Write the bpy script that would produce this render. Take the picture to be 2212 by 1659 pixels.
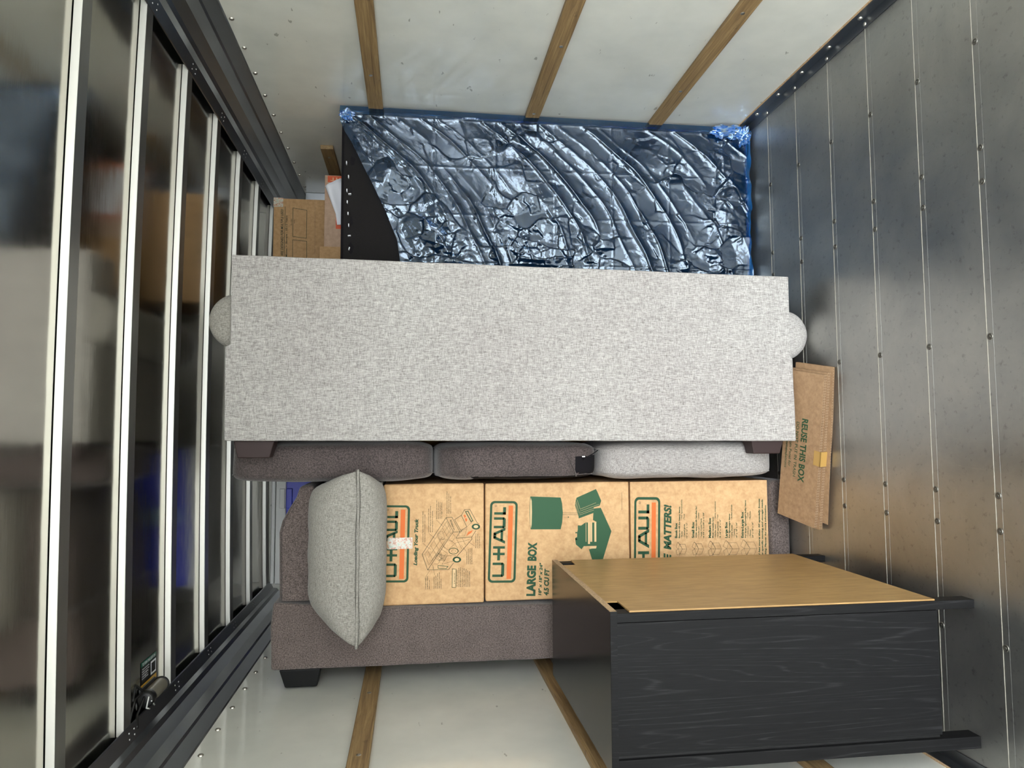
import bpy, math, random
from mathutils import Vector, Matrix, noise
random.seed(7)
for o in list(bpy.data.objects): bpy.data.objects.remove(o)
C = bpy.context.scene.collection
S = bpy.context.scene

# ---------------------------------------------------------------- camera
cd = bpy.data.cameras.new('camera'); cam = bpy.data.objects.new('camera', cd); C.objects.link(cam)
cd.sensor_width = 36.0; cd.lens = 1546.4 / 2212 * 36.0; cd.clip_start = 0.02
RT = ((-0.004366, -0.997527, 0.070142), (-0.137032, 0.070078, 0.988085), (-0.990557, -0.005298, -0.136999))
m = Matrix(((RT[0][0], -RT[0][1], -RT[0][2], 0.0), (RT[1][0], -RT[1][1], -RT[1][2], 0.0),
            (RT[2][0], -RT[2][1], -RT[2][2], 1.53), (0, 0, 0, 1)))
cam.matrix_world = m
S.camera = cam

# ---------------------------------------------------------------- world, exposure
w = bpy.data.worlds.new('overcast_sky'); S.world = w; w.use_nodes = True
bgn = w.node_tree.nodes['Background']; bgn.inputs[0].default_value = (0.93, 0.97, 1.0, 1); bgn.inputs[1].default_value = 7.0
S.view_settings.view_transform = 'Standard'; S.view_settings.look = 'None'
S.view_settings.exposure = 0.9; S.view_settings.gamma = 1; S.view_settings.use_curve_mapping = False

XL, XR, ZC, YF, YB = -0.935, 1.42, 2.387, 4.40, -0.75
XM = (XL + XR) / 2

# ---------------------------------------------------------------- material helpers
def lin(c):
    return tuple(((v / 255) / 12.92 if v <= 10 else (((v / 255) + 0.055) / 1.055) ** 2.4) for v in c) + (1,)
class NT:
    def __init__(s, name):
        s.m = bpy.data.materials.new(name); s.m.use_nodes = True; s.t = s.m.node_tree
        s.b = s.t.nodes['Principled BSDF']; s.out = s.t.nodes['Material Output']
    def n(s, ty, **k):
        x = s.t.nodes.new(ty)
        for a, v in k.items(): setattr(x, a, v)
        return x
    def l(s, a, b): s.t.links.new(a, b)
    def coord(s, scale=(1, 1, 1), kind='Object'):
        t = s.n('ShaderNodeTexCoord'); mp = s.n('ShaderNodeMapping'); s.l(t.outputs[kind], mp.inputs[0])
        mp.inputs['Scale'].default_value = scale
        return mp.outputs[0]
    def noise(s, scale, stretch=(1, 1, 1), detail=2, rough=0.5, dist=0.0):
        x = s.n('ShaderNodeTexNoise'); s.l(s.coord(stretch), x.inputs['Vector'])
        x.inputs['Scale'].default_value = scale; x.inputs['Detail'].default_value = detail
        x.inputs['Roughness'].default_value = rough; x.inputs['Distortion'].default_value = dist
        return x.outputs['Fac']
    def ramp(s, fac, stops):
        r = s.n('ShaderNodeValToRGB'); s.l(fac, r.inputs[0]); e = r.color_ramp.elements
        while len(e) < len(stops): e.new(0.5)
        for i, (p, c) in enumerate(stops):
            e[i].position = p; e[i].color = c if len(c) == 4 else tuple(c) + (1,)
        return r.outputs[0]
    def mix(s, a, b, f, blend='MIX'):
        x = s.n('ShaderNodeMix', data_type='RGBA', blend_type=blend)
        for sock, v in ((x.inputs[6], a), (x.inputs[7], b), (x.inputs[0], f)):
            if isinstance(v, (tuple, float, int)): sock.default_value = v
            else: s.l(v, sock)
        return x.outputs[2]
    def math(s, op, a, b=0.0):
        x = s.n('ShaderNodeMath', operation=op)
        for sock, v in ((x.inputs[0], a), (x.inputs[1], b)):
            if isinstance(v, (float, int)): sock.default_value = v
            else: s.l(v, sock)
        return x.outputs[0]
    def bump(s, h, strength=0.3, dist=0.002):
        x = s.n('ShaderNodeBump'); s.l(h, x.inputs['Height']); x.inputs['Strength'].default_value = strength
        x.inputs['Distance'].default_value = dist; s.l(x.outputs[0], s.b.inputs['Normal'])
    def set(s, **k):
        for a, v in k.items():
            i = s.b.inputs[a.replace('_', ' ')]
            if isinstance(v, (tuple, float, int)): i.default_value = v
            else: s.l(v, i)
        return s
def plain(name, rgb, rough=0.5, metal=0.0, **k):
    a = NT(name); a.set(Base_Color=lin(rgb), Roughness=rough, Metallic=metal, **k); return a.m
def fabric(name, dark, light, tint, k=560, lo=0.36, hi=0.64, rough=0.95):
    a = NT(name)
    n1 = a.noise(k, (1, 1, 0.10), 2, 0.6); n2 = a.noise(k, (0.12, 1, 1), 2, 0.6); n3 = a.noise(k * 1.6, (1, 1, 1), 1)
    f = a.math('ADD', a.math('MULTIPLY', n1, 0.42), a.math('ADD', a.math('MULTIPLY', n2, 0.33), a.math('MULTIPLY', n3, 0.25)))
    c = a.ramp(f, [(lo, lin(dark)), (hi, lin(light))])
    big = a.ramp(a.noise(2.2, (1, 1, 1), 2), [(0.38, lin(tint)), (0.62, (1, 1, 1, 1))])
    c = a.mix(c, big, 0.35, 'MULTIPLY')
    a.set(Base_Color=c, Roughness=rough); a.b.inputs['Sheen Weight'].default_value = 0.15
    a.bump(f, 0.5, 0.0015); return a.m
def suede(name, dark, light):
    a = NT(name)
    f = a.noise(230, (1, 1, 1), 3, 0.75); g = a.noise(9, (1, 1, 1), 3, 0.6)
    c = a.ramp(f, [(0.36, lin(dark)), (0.64, lin(light))])
    c = a.mix(c, a.ramp(g, [(0.35, (0.72, 0.72, 0.72, 1)), (0.65, (1, 1, 1, 1))]), 0.6, 'MULTIPLY')
    a.set(Base_Color=c, Roughness=0.9); a.b.inputs['Sheen Weight'].default_value = 0.25
    a.bump(f, 0.35, 0.001); return a.m
def cardboard(name, c1, c2):
    a = NT(name)
    f = a.noise(55, (1, 1, 1), 4, 0.65); g = a.noise(3, (1, 1, 1), 2)
    c = a.ramp(f, [(0.3, lin(c1)), (0.7, lin(c2))])
    c = a.mix(c, a.ramp(g, [(0.35, (0.9, 0.88, 0.86, 1)), (0.6, (1, 1, 1, 1))]), 0.7, 'MULTIPLY')
    flute = a.noise(12, (0.3, 1, 24), 1)
    a.set(Base_Color=c, Roughness=0.75); a.bump(flute, 0.12, 0.001); return a.m

M = {}
M['linen'] = fabric('grey_linen_weave', (104, 101, 98), (197, 194, 190), (228, 222, 224))
M['linen2'] = fabric('grey_linen_pillow', (92, 90, 84), (178, 174, 166), (226, 224, 220))
M['suede'] = suede('brown_microfibre', (60, 51, 48), (124, 111, 106))
M['suede_dark'] = suede('dark_taupe_microfibre', (46, 39, 38), (100, 89, 87))
M['black_cloth'] = plain('black_cloth', (22, 20, 23), 0.95, Specular_IOR_Level=0.2)
M['card'] = cardboard('new_cardboard', (190, 150, 104), (216, 178, 130))
M['card_old'] = cardboard('used_cardboard', (144, 114, 84), (172, 140, 106))
M['flute'] = plain('corrugated_edge', (190, 164, 134), 0.9)
M['card_tan'] = cardboard('brown_cardboard', (164, 128, 86), (188, 152, 108))
M['card_pink'] = cardboard('grey_brown_cardboard', (168, 140, 118), (186, 158, 134))
M['green'] = plain('green_ink', (26, 70, 42), 0.7)
M['dkgreen'] = plain('dark_green_ink', (34, 52, 32), 0.7)
M['shadegreen'] = plain('print_green_fill', (42, 84, 54), 0.7)
M['orange'] = plain('orange_ink', (214, 108, 46), 0.7)
M['redorange'] = plain('orange_red_label', (200, 84, 44), 0.6)
M['palecard'] = plain('unprinted_light_card', (216, 184, 138), 0.75)
M['white'] = plain('white_plastic', (214, 216, 214), 0.4)
M['paper'] = plain('white_paper', (232, 234, 240), 0.7)
M['blue'] = plain('blue_plastic', (20, 44, 190), 0.35)
M['lightblue'] = plain('pale_blue_plastic', (120, 160, 185), 0.4)
M['black'] = plain('black_plastic', (12, 12, 13), 0.45)
M['foot_brown'] = plain('dark_brown_leg', (48, 34, 33), 0.5, Specular_IOR_Level=0.3)
M['foot_black'] = plain('black_leg', (8, 9, 10), 0.5, Specular_IOR_Level=0.25)
M['rivet'] = plain('rivet_metal', (190, 186, 176), 0.3, 0.9)
M['screw'] = plain('screw_metal', (112, 110, 104), 0.42, 0.9)
M['staple'] = plain('staple_metal', (220, 220, 220), 0.3, 0.8)
M['yellow'] = plain('yellow_sticker', (214, 168, 60), 0.4)
M['stickergreen'] = plain('green_sticker', (10, 90, 68), 0.4)
M['tape'] = plain('gold_packing_tape', (176, 140, 78), 0.2)

def cleartape():
    a = NT('clear_printed_tape')
    f = a.noise(90, (1, 1, 1), 3, 0.7)
    a.set(Base_Color=a.ramp(f, [(0.40, lin((196, 140, 110))), (0.52, lin((222, 214, 196))), (0.66, lin((170, 196, 176)))]), Roughness=0.15, Alpha=0.72)
    return a.m
M['cleartape'] = cleartape()
def frp():
    a = NT('white_fibreglass_panel')
    f = a.noise(5, (1, 1, 1), 3, 0.6); g = a.noise(60, (1, 1, 1), 4, 0.7)
    c = a.ramp(f, [(0.3, lin((208, 209, 200))), (0.7, lin((222, 222, 212)))])
    sp = a.ramp(a.noise(26, (0.5, 0.6, 1.6), 3, 0.5), [(0.255, lin((120, 116, 104))), (0.285, (1, 1, 1, 1))])
    c = a.mix(c, sp, 0.6, 'MULTIPLY')
    wv = a.noise(420, (1, 0.05, 1), 1)
    a.set(Base_Color=c, Roughness=0.33); a.b.inputs['Coat Weight'].default_value = 0.9; a.b.inputs['Coat Roughness'].default_value = 0.07
    a.bump(a.math('ADD', wv, a.math('MULTIPLY', a.noise(9, (1, 1, 1), 2), 2.0)), 0.12, 0.001); return a.m
M['frp'] = frp()
def sheetmetal(name, rgb, rough, scale_dir, waviness, wd=0.004, spread=0.06):
    a = NT(name)
    sc = a.noise(40, scale_dir, 4, 0.7); bl = a.noise(2.5, (1, 1, 1), 3, 0.6)
    c = a.ramp(bl, [(0.3, tuple(x * 0.86 for x in lin(rgb)[:3]) + (1,)), (0.7, lin(rgb))])
    r = a.math('ADD', a.math('MULTIPLY', sc, spread), rough - spread / 2)
    a.set(Base_Color=c, Metallic=1.0, Roughness=r)
    a.bump(a.math('ADD', a.math('MULTIPLY', bl, waviness), a.math('MULTIPLY', sc, 0.06)), 0.4, wd); return a.m
M['roof'] = sheetmetal('polished_roof_sheet', (206, 203, 193), 0.14, (0.1, 1, 1), 1.0, 0.006)
M['rail'] = sheetmetal('dull_grey_rail', (150, 154, 158), 0.36, (1, 0.05, 1), 0.3)
M['bow'] = plain('bright_galvanised_bow', (236, 236, 230), 0.38, 0.35)
def floormat():
    a = NT('scuffed_floor_plank')
    s1 = a.noise(3.2, (1, 1, 1), 5, 0.65, 0.4)
    s2 = a.noise(60, (1, 0.12, 1), 4, 0.7, 0.8); s3 = a.noise(60, (0.12, 1, 1), 4, 0.7, 0.8)
    spots = a.ramp(a.noise(48, (1, 1, 1), 4, 0.65), [(0.26, (0.35, 0.34, 0.33, 1)), (0.42, (1, 1, 1, 1))])
    c = a.ramp(s1, [(0.30, lin((156, 157, 155))), (0.70, lin((184, 183, 178)))])
    c = a.mix(c, spots, 0.5, 'MULTIPLY')
    scr = a.ramp(a.math('MAXIMUM', s2, s3), [(0.66, (0, 0, 0, 1)), (0.78, (1, 1, 1, 1))])
    c = a.mix(c, lin((190, 188, 182)), a.math('MULTIPLY', scr, 0.6))
    r = a.ramp(s1, [(0.3, (0.31, 0.31, 0.31, 1)), (0.7, (0.45, 0.45, 0.45, 1))])
    a.set(Base_Color=c, Metallic=0.94, Roughness=r)
    a.bump(a.math('ADD', s1, a.math('MULTIPLY', a.math('ADD', s2, s3), 0.3)), 0.25, 0.002); return a.m
M['floor'] = floormat()
M['seam'] = plain('worn_seam_highlight', (176, 171, 158), 0.55, 0.4)  # raised bead's highlight put into a brighter colour, along with worn edges
def timber(name, c1, c2, c3, stretch=(9, 0.35, 9)):
    a = NT(name)
    f = a.noise(9, stretch, 6, 0.65, 1.2); g = a.noise(5, (1, 1, 1), 3)
    c = a.ramp(f, [(0.28, lin(c1)), (0.52, lin(c2)), (0.75, lin(c3))])
    st = a.ramp(a.noise(16, (1, 0.5, 1), 3, 0.6), [(0.26, (0.3, 0.27, 0.24, 1)), (0.34, (1, 1, 1, 1))])
    a.set(Base_Color=a.mix(c, st, 0.7, 'MULTIPLY'), Roughness=0.6); a.bump(f, 0.2, 0.001); return a.m
M['timber'] = timber('weathered_slat_wood', (104, 80, 52), (142, 116, 78), (170, 144, 102))
def blackwood():
    a = NT('black_wood_grain')
    t = a.coord((1, 1, 1))
    n = a.noise(2.6, (3.4, 3.4, 0.13), 2, 0.45, 0.12)
    bands = a.math('SINE', a.math('MULTIPLY', n, 170.0))
    fine = a.noise(60, (6, 6, 0.2), 3, 0.6)
    lines = a.ramp(bands, [(0.70, (0, 0, 0, 1)), (1.0, (1, 1, 1, 1))])
    f = a.math('ADD', a.math('MULTIPLY', lines, 0.24), a.math('MULTIPLY', fine, 0.76))
    c = a.ramp(f, [(0.22, lin((12, 12, 13))), (0.55, lin((20, 20, 21))), (0.80, lin((42, 42, 43)))])
    a.set(Base_Color=c, Roughness=0.55); a.b.inputs['Specular IOR Level'].default_value = 0.16; a.bump(f, 0.15, 0.0006); return a.m
M['blackwood'] = blackwood()
M['blacktop'] = plain('smooth_black_top', (8, 7, 6), 0.2, Specular_IOR_Level=0.2)
def masonite():
    a = NT('tan_hardboard')
    f = a.noise(70, (1, 1, 0.18), 4, 0.6); g = a.noise(4, (1, 1, 0.6), 3)
    c = a.ramp(f, [(0.3, lin((150, 118, 72))), (0.7, lin((178, 144, 92)))])
    c = a.mix(c, a.ramp(g, [(0.35, (0.86, 0.82, 0.78, 1)), (0.65, (1, 1, 1, 1))]), 0.7, 'MULTIPLY')
    a.set(Base_Color=c, Roughness=0.38); a.bump(f, 0.08, 0.0006); return a.m
M['masonite'] = masonite()
def rawboard():
    a = NT('raw_chipboard_edge')
    f = a.noise(220, (1, 1, 1), 3, 0.7)
    a.set(Base_Color=a.ramp(f, [(0.3, lin((132, 104, 72))), (0.7, lin((206, 176, 138)))]), Roughness=0.85); return a.m
M['rawboard'] = rawboard()
def film(name='blue_plastic_film', dif=0.06, dcol=(0.035, 0.14, 0.36, 1)):
    a = NT(name)
    t = a.t; t.nodes.remove(a.b)
    tr = a.n('ShaderNodeBsdfTransparent'); tr.inputs[0].default_value = (0.14, 0.42, 0.82, 1)
    gl = a.n('ShaderNodeBsdfGlossy'); gl.inputs['Color'].default_value = (0.72, 0.86, 1, 1); gl.inputs['Roughness'].default_value = 0.08
    df = a.n('ShaderNodeBsdfDiffuse'); df.inputs[0].default_value = dcol
    # fine crinkle, laid over the modelled folds
    f1 = a.noise(26, (1, 1, 1), 5, 0.62, 0.9); vr = a.n('ShaderNodeTexVoronoi', feature='DISTANCE_TO_EDGE'); a.l(a.coord((1, 1, 1)), vr.inputs['Vector'])
    vr.inputs['Scale'].default_value = 24
    h = a.math('ADD', a.math('MULTIPLY', f1, 1.0), a.math('MULTIPLY', vr.outputs['Distance'], 0.8))
    bp = a.n('ShaderNodeBump'); a.l(h, bp.inputs['Height']); bp.inputs['Strength'].default_value = 0.26; bp.inputs['Distance'].default_value = 0.005
    a.l(bp.outputs[0], gl.inputs['Normal'])
    lw = a.n('ShaderNodeFresnel'); lw.inputs[0].default_value = 1.5
    fac = a.math('ADD', a.math('MULTIPLY', lw.outputs[0], 1.5), 0.02)
    m1 = a.n('ShaderNodeMixShader'); m1.inputs[0].default_value = dif; a.l(tr.outputs[0], m1.inputs[1]); a.l(df.outputs[0], m1.inputs[2])
    m2 = a.n('ShaderNodeMixShader'); a.l(fac, m2.inputs[0]); a.l(m1.outputs[0], m2.inputs[1]); a.l(gl.outputs[0], m2.inputs[2])
    a.l(m2.outputs[0], a.out.inputs[0]); return a.m
M['film'] = film()
M['film_bunched'] = film('bunched_blue_film', 0.38, (0.02, 0.20, 0.62, 1))

# ---------------------------------------------------------------- mesh helpers
class MB:
    def __init__(s): s.v = []; s.f = []; s.m = []; s.sm = []
    def face(s, idx, mi=0, smooth=False): s.f.append(idx); s.m.append(mi); s.sm.append(smooth)
    def box(s, x0, x1, y0, y1, z0, z1, mi=0):
        b = len(s.v)
        s.v += [(x, y, z) for z in (z0, z1) for y in (y0, y1) for x in (x0, x1)]
        for q in ((0, 2, 3, 1), (4, 5, 7, 6), (0, 1, 5, 4), (2, 6, 7, 3), (0, 4, 6, 2), (1, 3, 7, 5)):
            s.face([b + i for i in q], mi)
        return s
    def hexa(s, P, mi=0):   # P: 8 points, bottom ring 4 then top ring 4 (ccw)
        b = len(s.v); s.v += [tuple(p) for p in P]
        for q in ((3, 2, 1, 0), (4, 5, 6, 7), (0, 1, 5, 4), (1, 2, 6, 5), (2, 3, 7, 6), (3, 0, 4, 7)):
            s.face([b + i for i in q], mi)
        return s
    def prism(s, poly, a, b, axis, mi=0, smooth=False):
        """poly in the two other axes (in x,y,z order), extruded along axis from a to b"""
        n = len(poly); k = len(s.v)
        for d in (a, b):
            for p in poly:
                q = list(p); q.insert('xyz'.index(axis), d); s.v.append(tuple(q))
        s.face(list(range(k, k + n)), mi); s.face(list(range(k + 2 * n - 1, k + n - 1, -1)), mi)
        for i in range(n):
            j = (i + 1) % n; s.face([k + i, k + n + i, k + n + j, k + j], mi, smooth)
        return s
    def poly(s, pts, mi=0):
        k = len(s.v); s.v += [tuple(p) for p in pts]; s.face(list(range(k, k + len(pts))), mi); return s
    def grid(s, rows, mi=0, smooth=True, closeu=False, closev=False, fm=None):
        k = len(s.v); R = len(rows); c = len(rows[0])
        for r in rows: s.v += [tuple(p) for p in r]
        for i in range(R if closev else R - 1):
            for j in range(c if closeu else c - 1):
                i2 = (i + 1) % R; j2 = (j + 1) % c
                s.face([k + i * c + j, k + i * c + j2, k + i2 * c + j2, k + i2 * c + j], fm(i, j) if fm else mi, smooth)
        return s
    def tube(s, path, r, n=8, closed=False, mi=0):
        P = [Vector(p) for p in path]; rows = []; N = len(P); up = None
        for i, p in enumerate(P):
            t = (P[(i + 1) % N] - P[i - 1]) if closed else (P[min(i + 1, N - 1)] - P[max(i - 1, 0)])
            t.normalize()
            if up is None: up = Vector((0, 0, 1)) if abs(t.z) < 0.9 else Vector((1, 0, 0))
            a = t.cross(up).normalized(); b = a.cross(t).normalized(); up = b
            rows.append([p + (a * math.cos(k * 2 * math.pi / n) + b * math.sin(k * 2 * math.pi / n)) * r for k in range(n)])
        s.grid(rows, mi, True, closeu=True, closev=closed)
        if not closed:
            k = len(s.v) - N * n; s.face(list(range(k, k + n))[::-1], mi); s.face(list(range(len(s.v) - n, len(s.v))), mi)
        return s
    def lathe(s, prof, c, ax, n=16, mi=0):
        """prof: list of (radius, height) ; ax: unit axis"""
        ax = Vector(ax); a = ax.orthogonal().normalized(); b = ax.cross(a); c = Vector(c)
        rows = [[c + ax * h + (a * math.cos(k * 2 * math.pi / n) + b * math.sin(k * 2 * math.pi / n)) * max(r, 1e-5) for k in range(n)] for r, h in prof]
        return s.grid(rows, mi, True, closeu=True)
    def build(s, name, mats, parent=None, bevel=0.0, seg=2, off=None, ang=0.6):
        me = bpy.data.meshes.new(name)
        off = Vector(off) if off else (parent_off(parent) if parent else Vector((0, 0, 0)))
        me.from_pydata([tuple(Vector(p) - off) for p in s.v], [], s.f)
        if not isinstance(mats, (list, tuple)): mats = [mats]
        for x in mats: me.materials.append(x)
        me.polygons.foreach_set('material_index', s.m); me.polygons.foreach_set('use_smooth', s.sm)
        me.update()
        o = bpy.data.objects.new(name, me); C.objects.link(o)
        if parent: o.parent = parent
        else: o.location = off
        if bevel:
            b = o.modifiers.new('bevel', 'BEVEL'); b.width = bevel; b.segments = seg; b.limit_method = 'ANGLE'; b.angle_limit = ang
        return o
def parent_off(p):
    v = Vector(p.location)
    while p.parent: p = p.parent; v += Vector(p.location)
    return v
def thing(name, loc, label, cat, group=None):
    o = bpy.data.objects.new(name, None); C.objects.link(o); o.location = loc; o.empty_display_size = 0.05
    o['label'] = label; o['category'] = cat
    if group: o['group'] = group
    return o
def tag(o, label, cat, group=None):
    o['label'] = label; o['category'] = cat
    if group: o['group'] = group
    return o
def struct(o): o['kind'] = 'structure'; return o
def inst(o, parent, loc, rot=None):
    c = o.copy(); C.objects.link(c); c.parent = parent; c.location = Vector(loc) - parent_off(parent)
    if rot: c.rotation_euler = rot
    return c

def text(mb, s, o, e1, e2, size=None, width=None, bold=0.012, mi=0, shear=0.0, lift=0.0):
    """Lettering as flat mesh: baseline start o, reading direction e1, letter-up e2. size = cap height."""
    cu = bpy.data.curves.new('t', 'FONT'); cu.body = s; cu.size = 1.0; cu.shear = shear; cu.offset = bold; cu.fill_mode = 'FRONT'; cu.resolution_u = 3
    ob = bpy.data.objects.new('t', cu); C.objects.link(ob)
    bpy.context.view_layer.update()
    me = ob.to_mesh()
    xs = [v.co.x for v in me.vertices]
    if not xs: return
    x0, x1 = min(xs), max(xs); e1 = Vector(e1); e2 = Vector(e2); nrm = e1.cross(e2).normalized()
    sy = size / 0.70; sx = (width / (x1 - x0)) if width else sy
    k = len(mb.v)
    for v in me.vertices: mb.v.append(tuple(Vector(o) + e1 * ((v.co.x - x0) * sx) + e2 * (v.co.y * sy) + nrm * lift))
    for p in me.polygons: mb.face([k + i for i in p.vertices], mi)
    ob.to_mesh_clear(); bpy.data.objects.remove(ob); bpy.data.curves.remove(cu)

def stroke(mb, pts, wd, mi, close=False):
    """flat poly-line on a plane y=const: pts (x,y,z)"""
    n = len(pts)
    for i in range(n if close else n - 1):
        a = Vector(pts[i]); b = Vector(pts[(i + 1) % n]); d = (b - a)
        if d.length < 1e-6: continue
        d.normalize(); q = Vector((-d.z, 0, d.x)) * wd / 2; a2 = a - d * wd * 0.35; b2 = b + d * wd * 0.35
        mb.poly([a2 + q, a2 - q, b2 - q, b2 + q], mi)
def flip_up(mb, start, yneg=True):
    """make flat print faces look towards -y"""
    for i in range(start, len(mb.f)):
        P = [Vector(mb.v[j]) for j in mb.f[i][:3]]
        if (P[1] - P[0]).cross(P[2] - P[0]).y > 0: mb.f[i] = mb.f[i][::-1]

# superellipsoid soft block : half sizes h, exponents n, puff per axis
def soft(cx, cy, cz, hx, hy, hz, n=5.0, N=22, puff=(0, 0, 0), warp=None, seed=0.0, wr=0.003):
    mb = MB()
    faces = []
    for ax in range(3):
        for sg in (-1, 1):
            rows = []
            for i in range(N + 1):
                row = []
                for j in range(N + 1):
                    a = -1 + 2 * i / N; b = -1 + 2 * j / N
                    a = math.sin(a * math.pi / 2) * 0.5 + a * 0.5; b = math.sin(b * math.pi / 2) * 0.5 + b * 0.5
                    p = [0, 0, 0]; p[ax] = sg; p[(ax + 1) % 3] = a * sg; p[(ax + 2) % 3] = b
                    r = sum(abs(q) ** n for q in p) ** (-1 / n)
                    q = [p[k] * r for k in range(3)]
                    u = [q[k] for k in range(3)]
                    for k in range(3):
                        o1 = u[(k + 1) % 3]; o2 = u[(k + 2) % 3]
                        q[k] *= 1 + puff[k] * (1 - o1 * o1) * (1 - o2 * o2)
                    P = Vector((cx + q[0] * hx, cy + q[1] * hy, cz + q[2] * hz))
                    if warp: P = warp(P, u)
                    P += noise.noise_vector(P * 9 + Vector((seed, 0, 0))) * wr
                    row.append(P)
                rows.append(row)
            mb.grid(rows, 0, True)
    # weld duplicated borders
    key = {}; remap = []; nv = []
    for p in mb.v:
        k = (round(p[0], 4), round(p[1], 4), round(p[2], 4))
        if k not in key: key[k] = len(nv); nv.append(p)
        remap.append(key[k])
    mb.v = nv
    F = []; Mi = []; Sm = []
    for f, mm, ss in zip(mb.f, mb.m, mb.sm):
        g = []
        for i in f:
            if remap[i] not in g: g.append(remap[i])
        if len(g) > 2: F.append(g); Mi.append(mm); Sm.append(ss)
    mb.f, mb.m, mb.sm = F, Mi, Sm
    return mb

# ================================================================ SETTING
# ---- floor planks
SEAM0, PW = 1.72, 0.2283
mb = MB(); k0 = int((SEAM0 - YB) / PW) + 1
for k in range(-k0, 13):
    y0 = max(SEAM0 + k * PW, YB); y1 = min(SEAM0 + (k + 1) * PW, YF)
    if y1 <= y0: continue
    mb.box(XL, XR, y0 + 0.0012, y1 - 0.0012, -0.03, 0, 0)
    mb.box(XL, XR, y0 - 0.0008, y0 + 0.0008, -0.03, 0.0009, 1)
    mb.box(XL, XR, y0 - 0.0215, y0 - 0.0207, -0.001, 0.0003, 0)
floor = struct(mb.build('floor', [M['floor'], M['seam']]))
rv = MB(); rv.lathe([(0.0095, 0.0), (0.009, 0.0016), (0.0062, 0.0022), (0.0055, 0.0012), (0.0035, 0.0012), (0.003, 0.0026), (0, 0.0028)], (0, 0, 0), (0, 0, 1), 14)
fr0 = rv.build('screw', M['screw'], floor); first = True
for k in range(-1, 6):
    for x in (1.075, 0.775, 0.68, 0.256, -0.167, -0.26, -0.56):
        y = SEAM0 + k * PW - 0.0105
        if first: fr0.location = (x, y, 0); first = False
        else: inst(fr0, floor, (x, y, 0))
# ---- walls
def wall(name, x0, x1, y0, y1, mat): return struct(MB().box(x0, x1, y0, y1, -0.03, 2.46).build(name, mat))
wall('wall_right', XR, XR + 0.03, YB, YF, M['frp'])
wall('wall_left', XL - 0.03, XL, YB, YF, M['frp'])
wall('wall_front', XL, XR, YF, YF + 0.03, M['frp'])
# ---- ceiling sheet, gently crowned
def crown(x): return -0.017 * ((x - XM) / 1.18) ** 2
mb = MB(); nx = 24
xs = [XL + (XR - XL) * i / nx for i in range(nx + 1)]
mb.grid([[(x, y, ZC + crown(x)) for x in xs] for y in (YB, 0, 2, YF)], 0, True)
mb.grid([[(x, y, ZC + crown(x) + 0.02) for x in xs[::-1]] for y in (YB, 0, 2, YF)], 0, True)
struct(mb.build('ceiling', M['roof']))
# ---- roof bows
SP = 0.4064
def bow(y0):
    b = MB(); rows = []
    for x in [-0.865 + (1.355 + 0.865) * i / nx for i in range(nx + 1)]:
        c = ZC + crown(x)
        rows.append([(x, y0, c), (x, y0 + 0.001, c - 0.0015), (x, y0 + 0.004, c - 0.0185), (x, y0 + 0.0055, c - 0.020), (x, y0 + 0.058, c - 0.020), (x, y0 + 0.060, c)])
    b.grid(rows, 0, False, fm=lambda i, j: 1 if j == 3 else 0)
    b.grid([[(p[0][0], y0 - 0.0035, p[0][2] - 0.0006), (p[0][0], y0 + 0.0012, p[0][2] - 0.0016)] for p in rows], 2, False)
    k = len(b.v); b.face([0, 1, 2, 3, 4, 5]); k -= 2 * (nx + 1); b.face([k - 1, k - 2, k - 3, k - 4, k - 5, k - 6])
    return b
M['bowunder'] = plain('shaded_bow_metal', (150, 150, 146), 0.34, 0.9)  # darker copy of the bow metal: the underside's shade put into its colour
M['sealant'] = plain('dark_joint_gap', (10, 10, 10), 0.9, Specular_IOR_Level=0.0)
nb = 1
for k in range(-7, 7):
    o = bow(1.855 + SP * k).build('trim_%d' % nb, [M['bow'], M['bowunder'], M['sealant']]); struct(o); nb += 1
# ---- cove rails along both top corners
def rail(side):
    X = (lambda d: XR - d) if side > 0 else (lambda d: XL + d)
    prof = [(0.0, 2.165), (0.006, 2.168), (0.012, 2.215), (0.018, 2.222), (0.020, 2.262), (0.034, 2.300), (0.047, 2.310), (0.049, 2.330), (0.083, 2.3485), (0.085, 2.3515), (0.083, 2.3545), (0.0, 2.372)]
    b = MB(); pts = [(X(d), z) for d, z in prof]
    if side < 0: pts = pts[::-1]
    k = 0
    n = len(pts)
    for y in (YB, YF - 0.001):
        b.v += [(p[0], y, p[1]) for p in pts]
    b.face(list(range(n))); b.face(list(range(2 * n - 1, n - 1, -1)))
    for i in range(n):
        j = (i + 1) % n; b.face([i, n + i, n + j, j])
    return b
rr = struct(rail(1).build('trim_%d' % nb, M['rail'])); nb += 1
rl = struct(rail(-1).build('trim_%d' % nb, M['rail'])); nb += 1
wr = MB().lathe([(0.0085, 0.0), (0.0082, 0.0025), (0.0055, 0.0052), (0, 0.0062)], (0, 0, 0), (1, 0, 0), 14)
def rivets(parent, xs, ys, z, sgn, mesh=None):
    base = MB().lathe([(0.0085, 0.0), (0.0082, 0.0025), (0.0055, 0.0052), (0, 0.0062)], (0, 0, 0), (sgn, 0, 0), 14).build('rivet', M['rivet'], parent)
    for i, y in enumerate(ys):
        if i == 0: base.location = Vector((xs, y, z)) - parent_off(parent)
        else: inst(base, parent, (xs, y, z))
rivets(rr, XR, [2.459 + 0.1862 * i for i in range(10)], 2.150, -1)
rivets(rl, XL, [1.90 + 0.1862 * i for i in range(9)], 2.140, 1)
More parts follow.
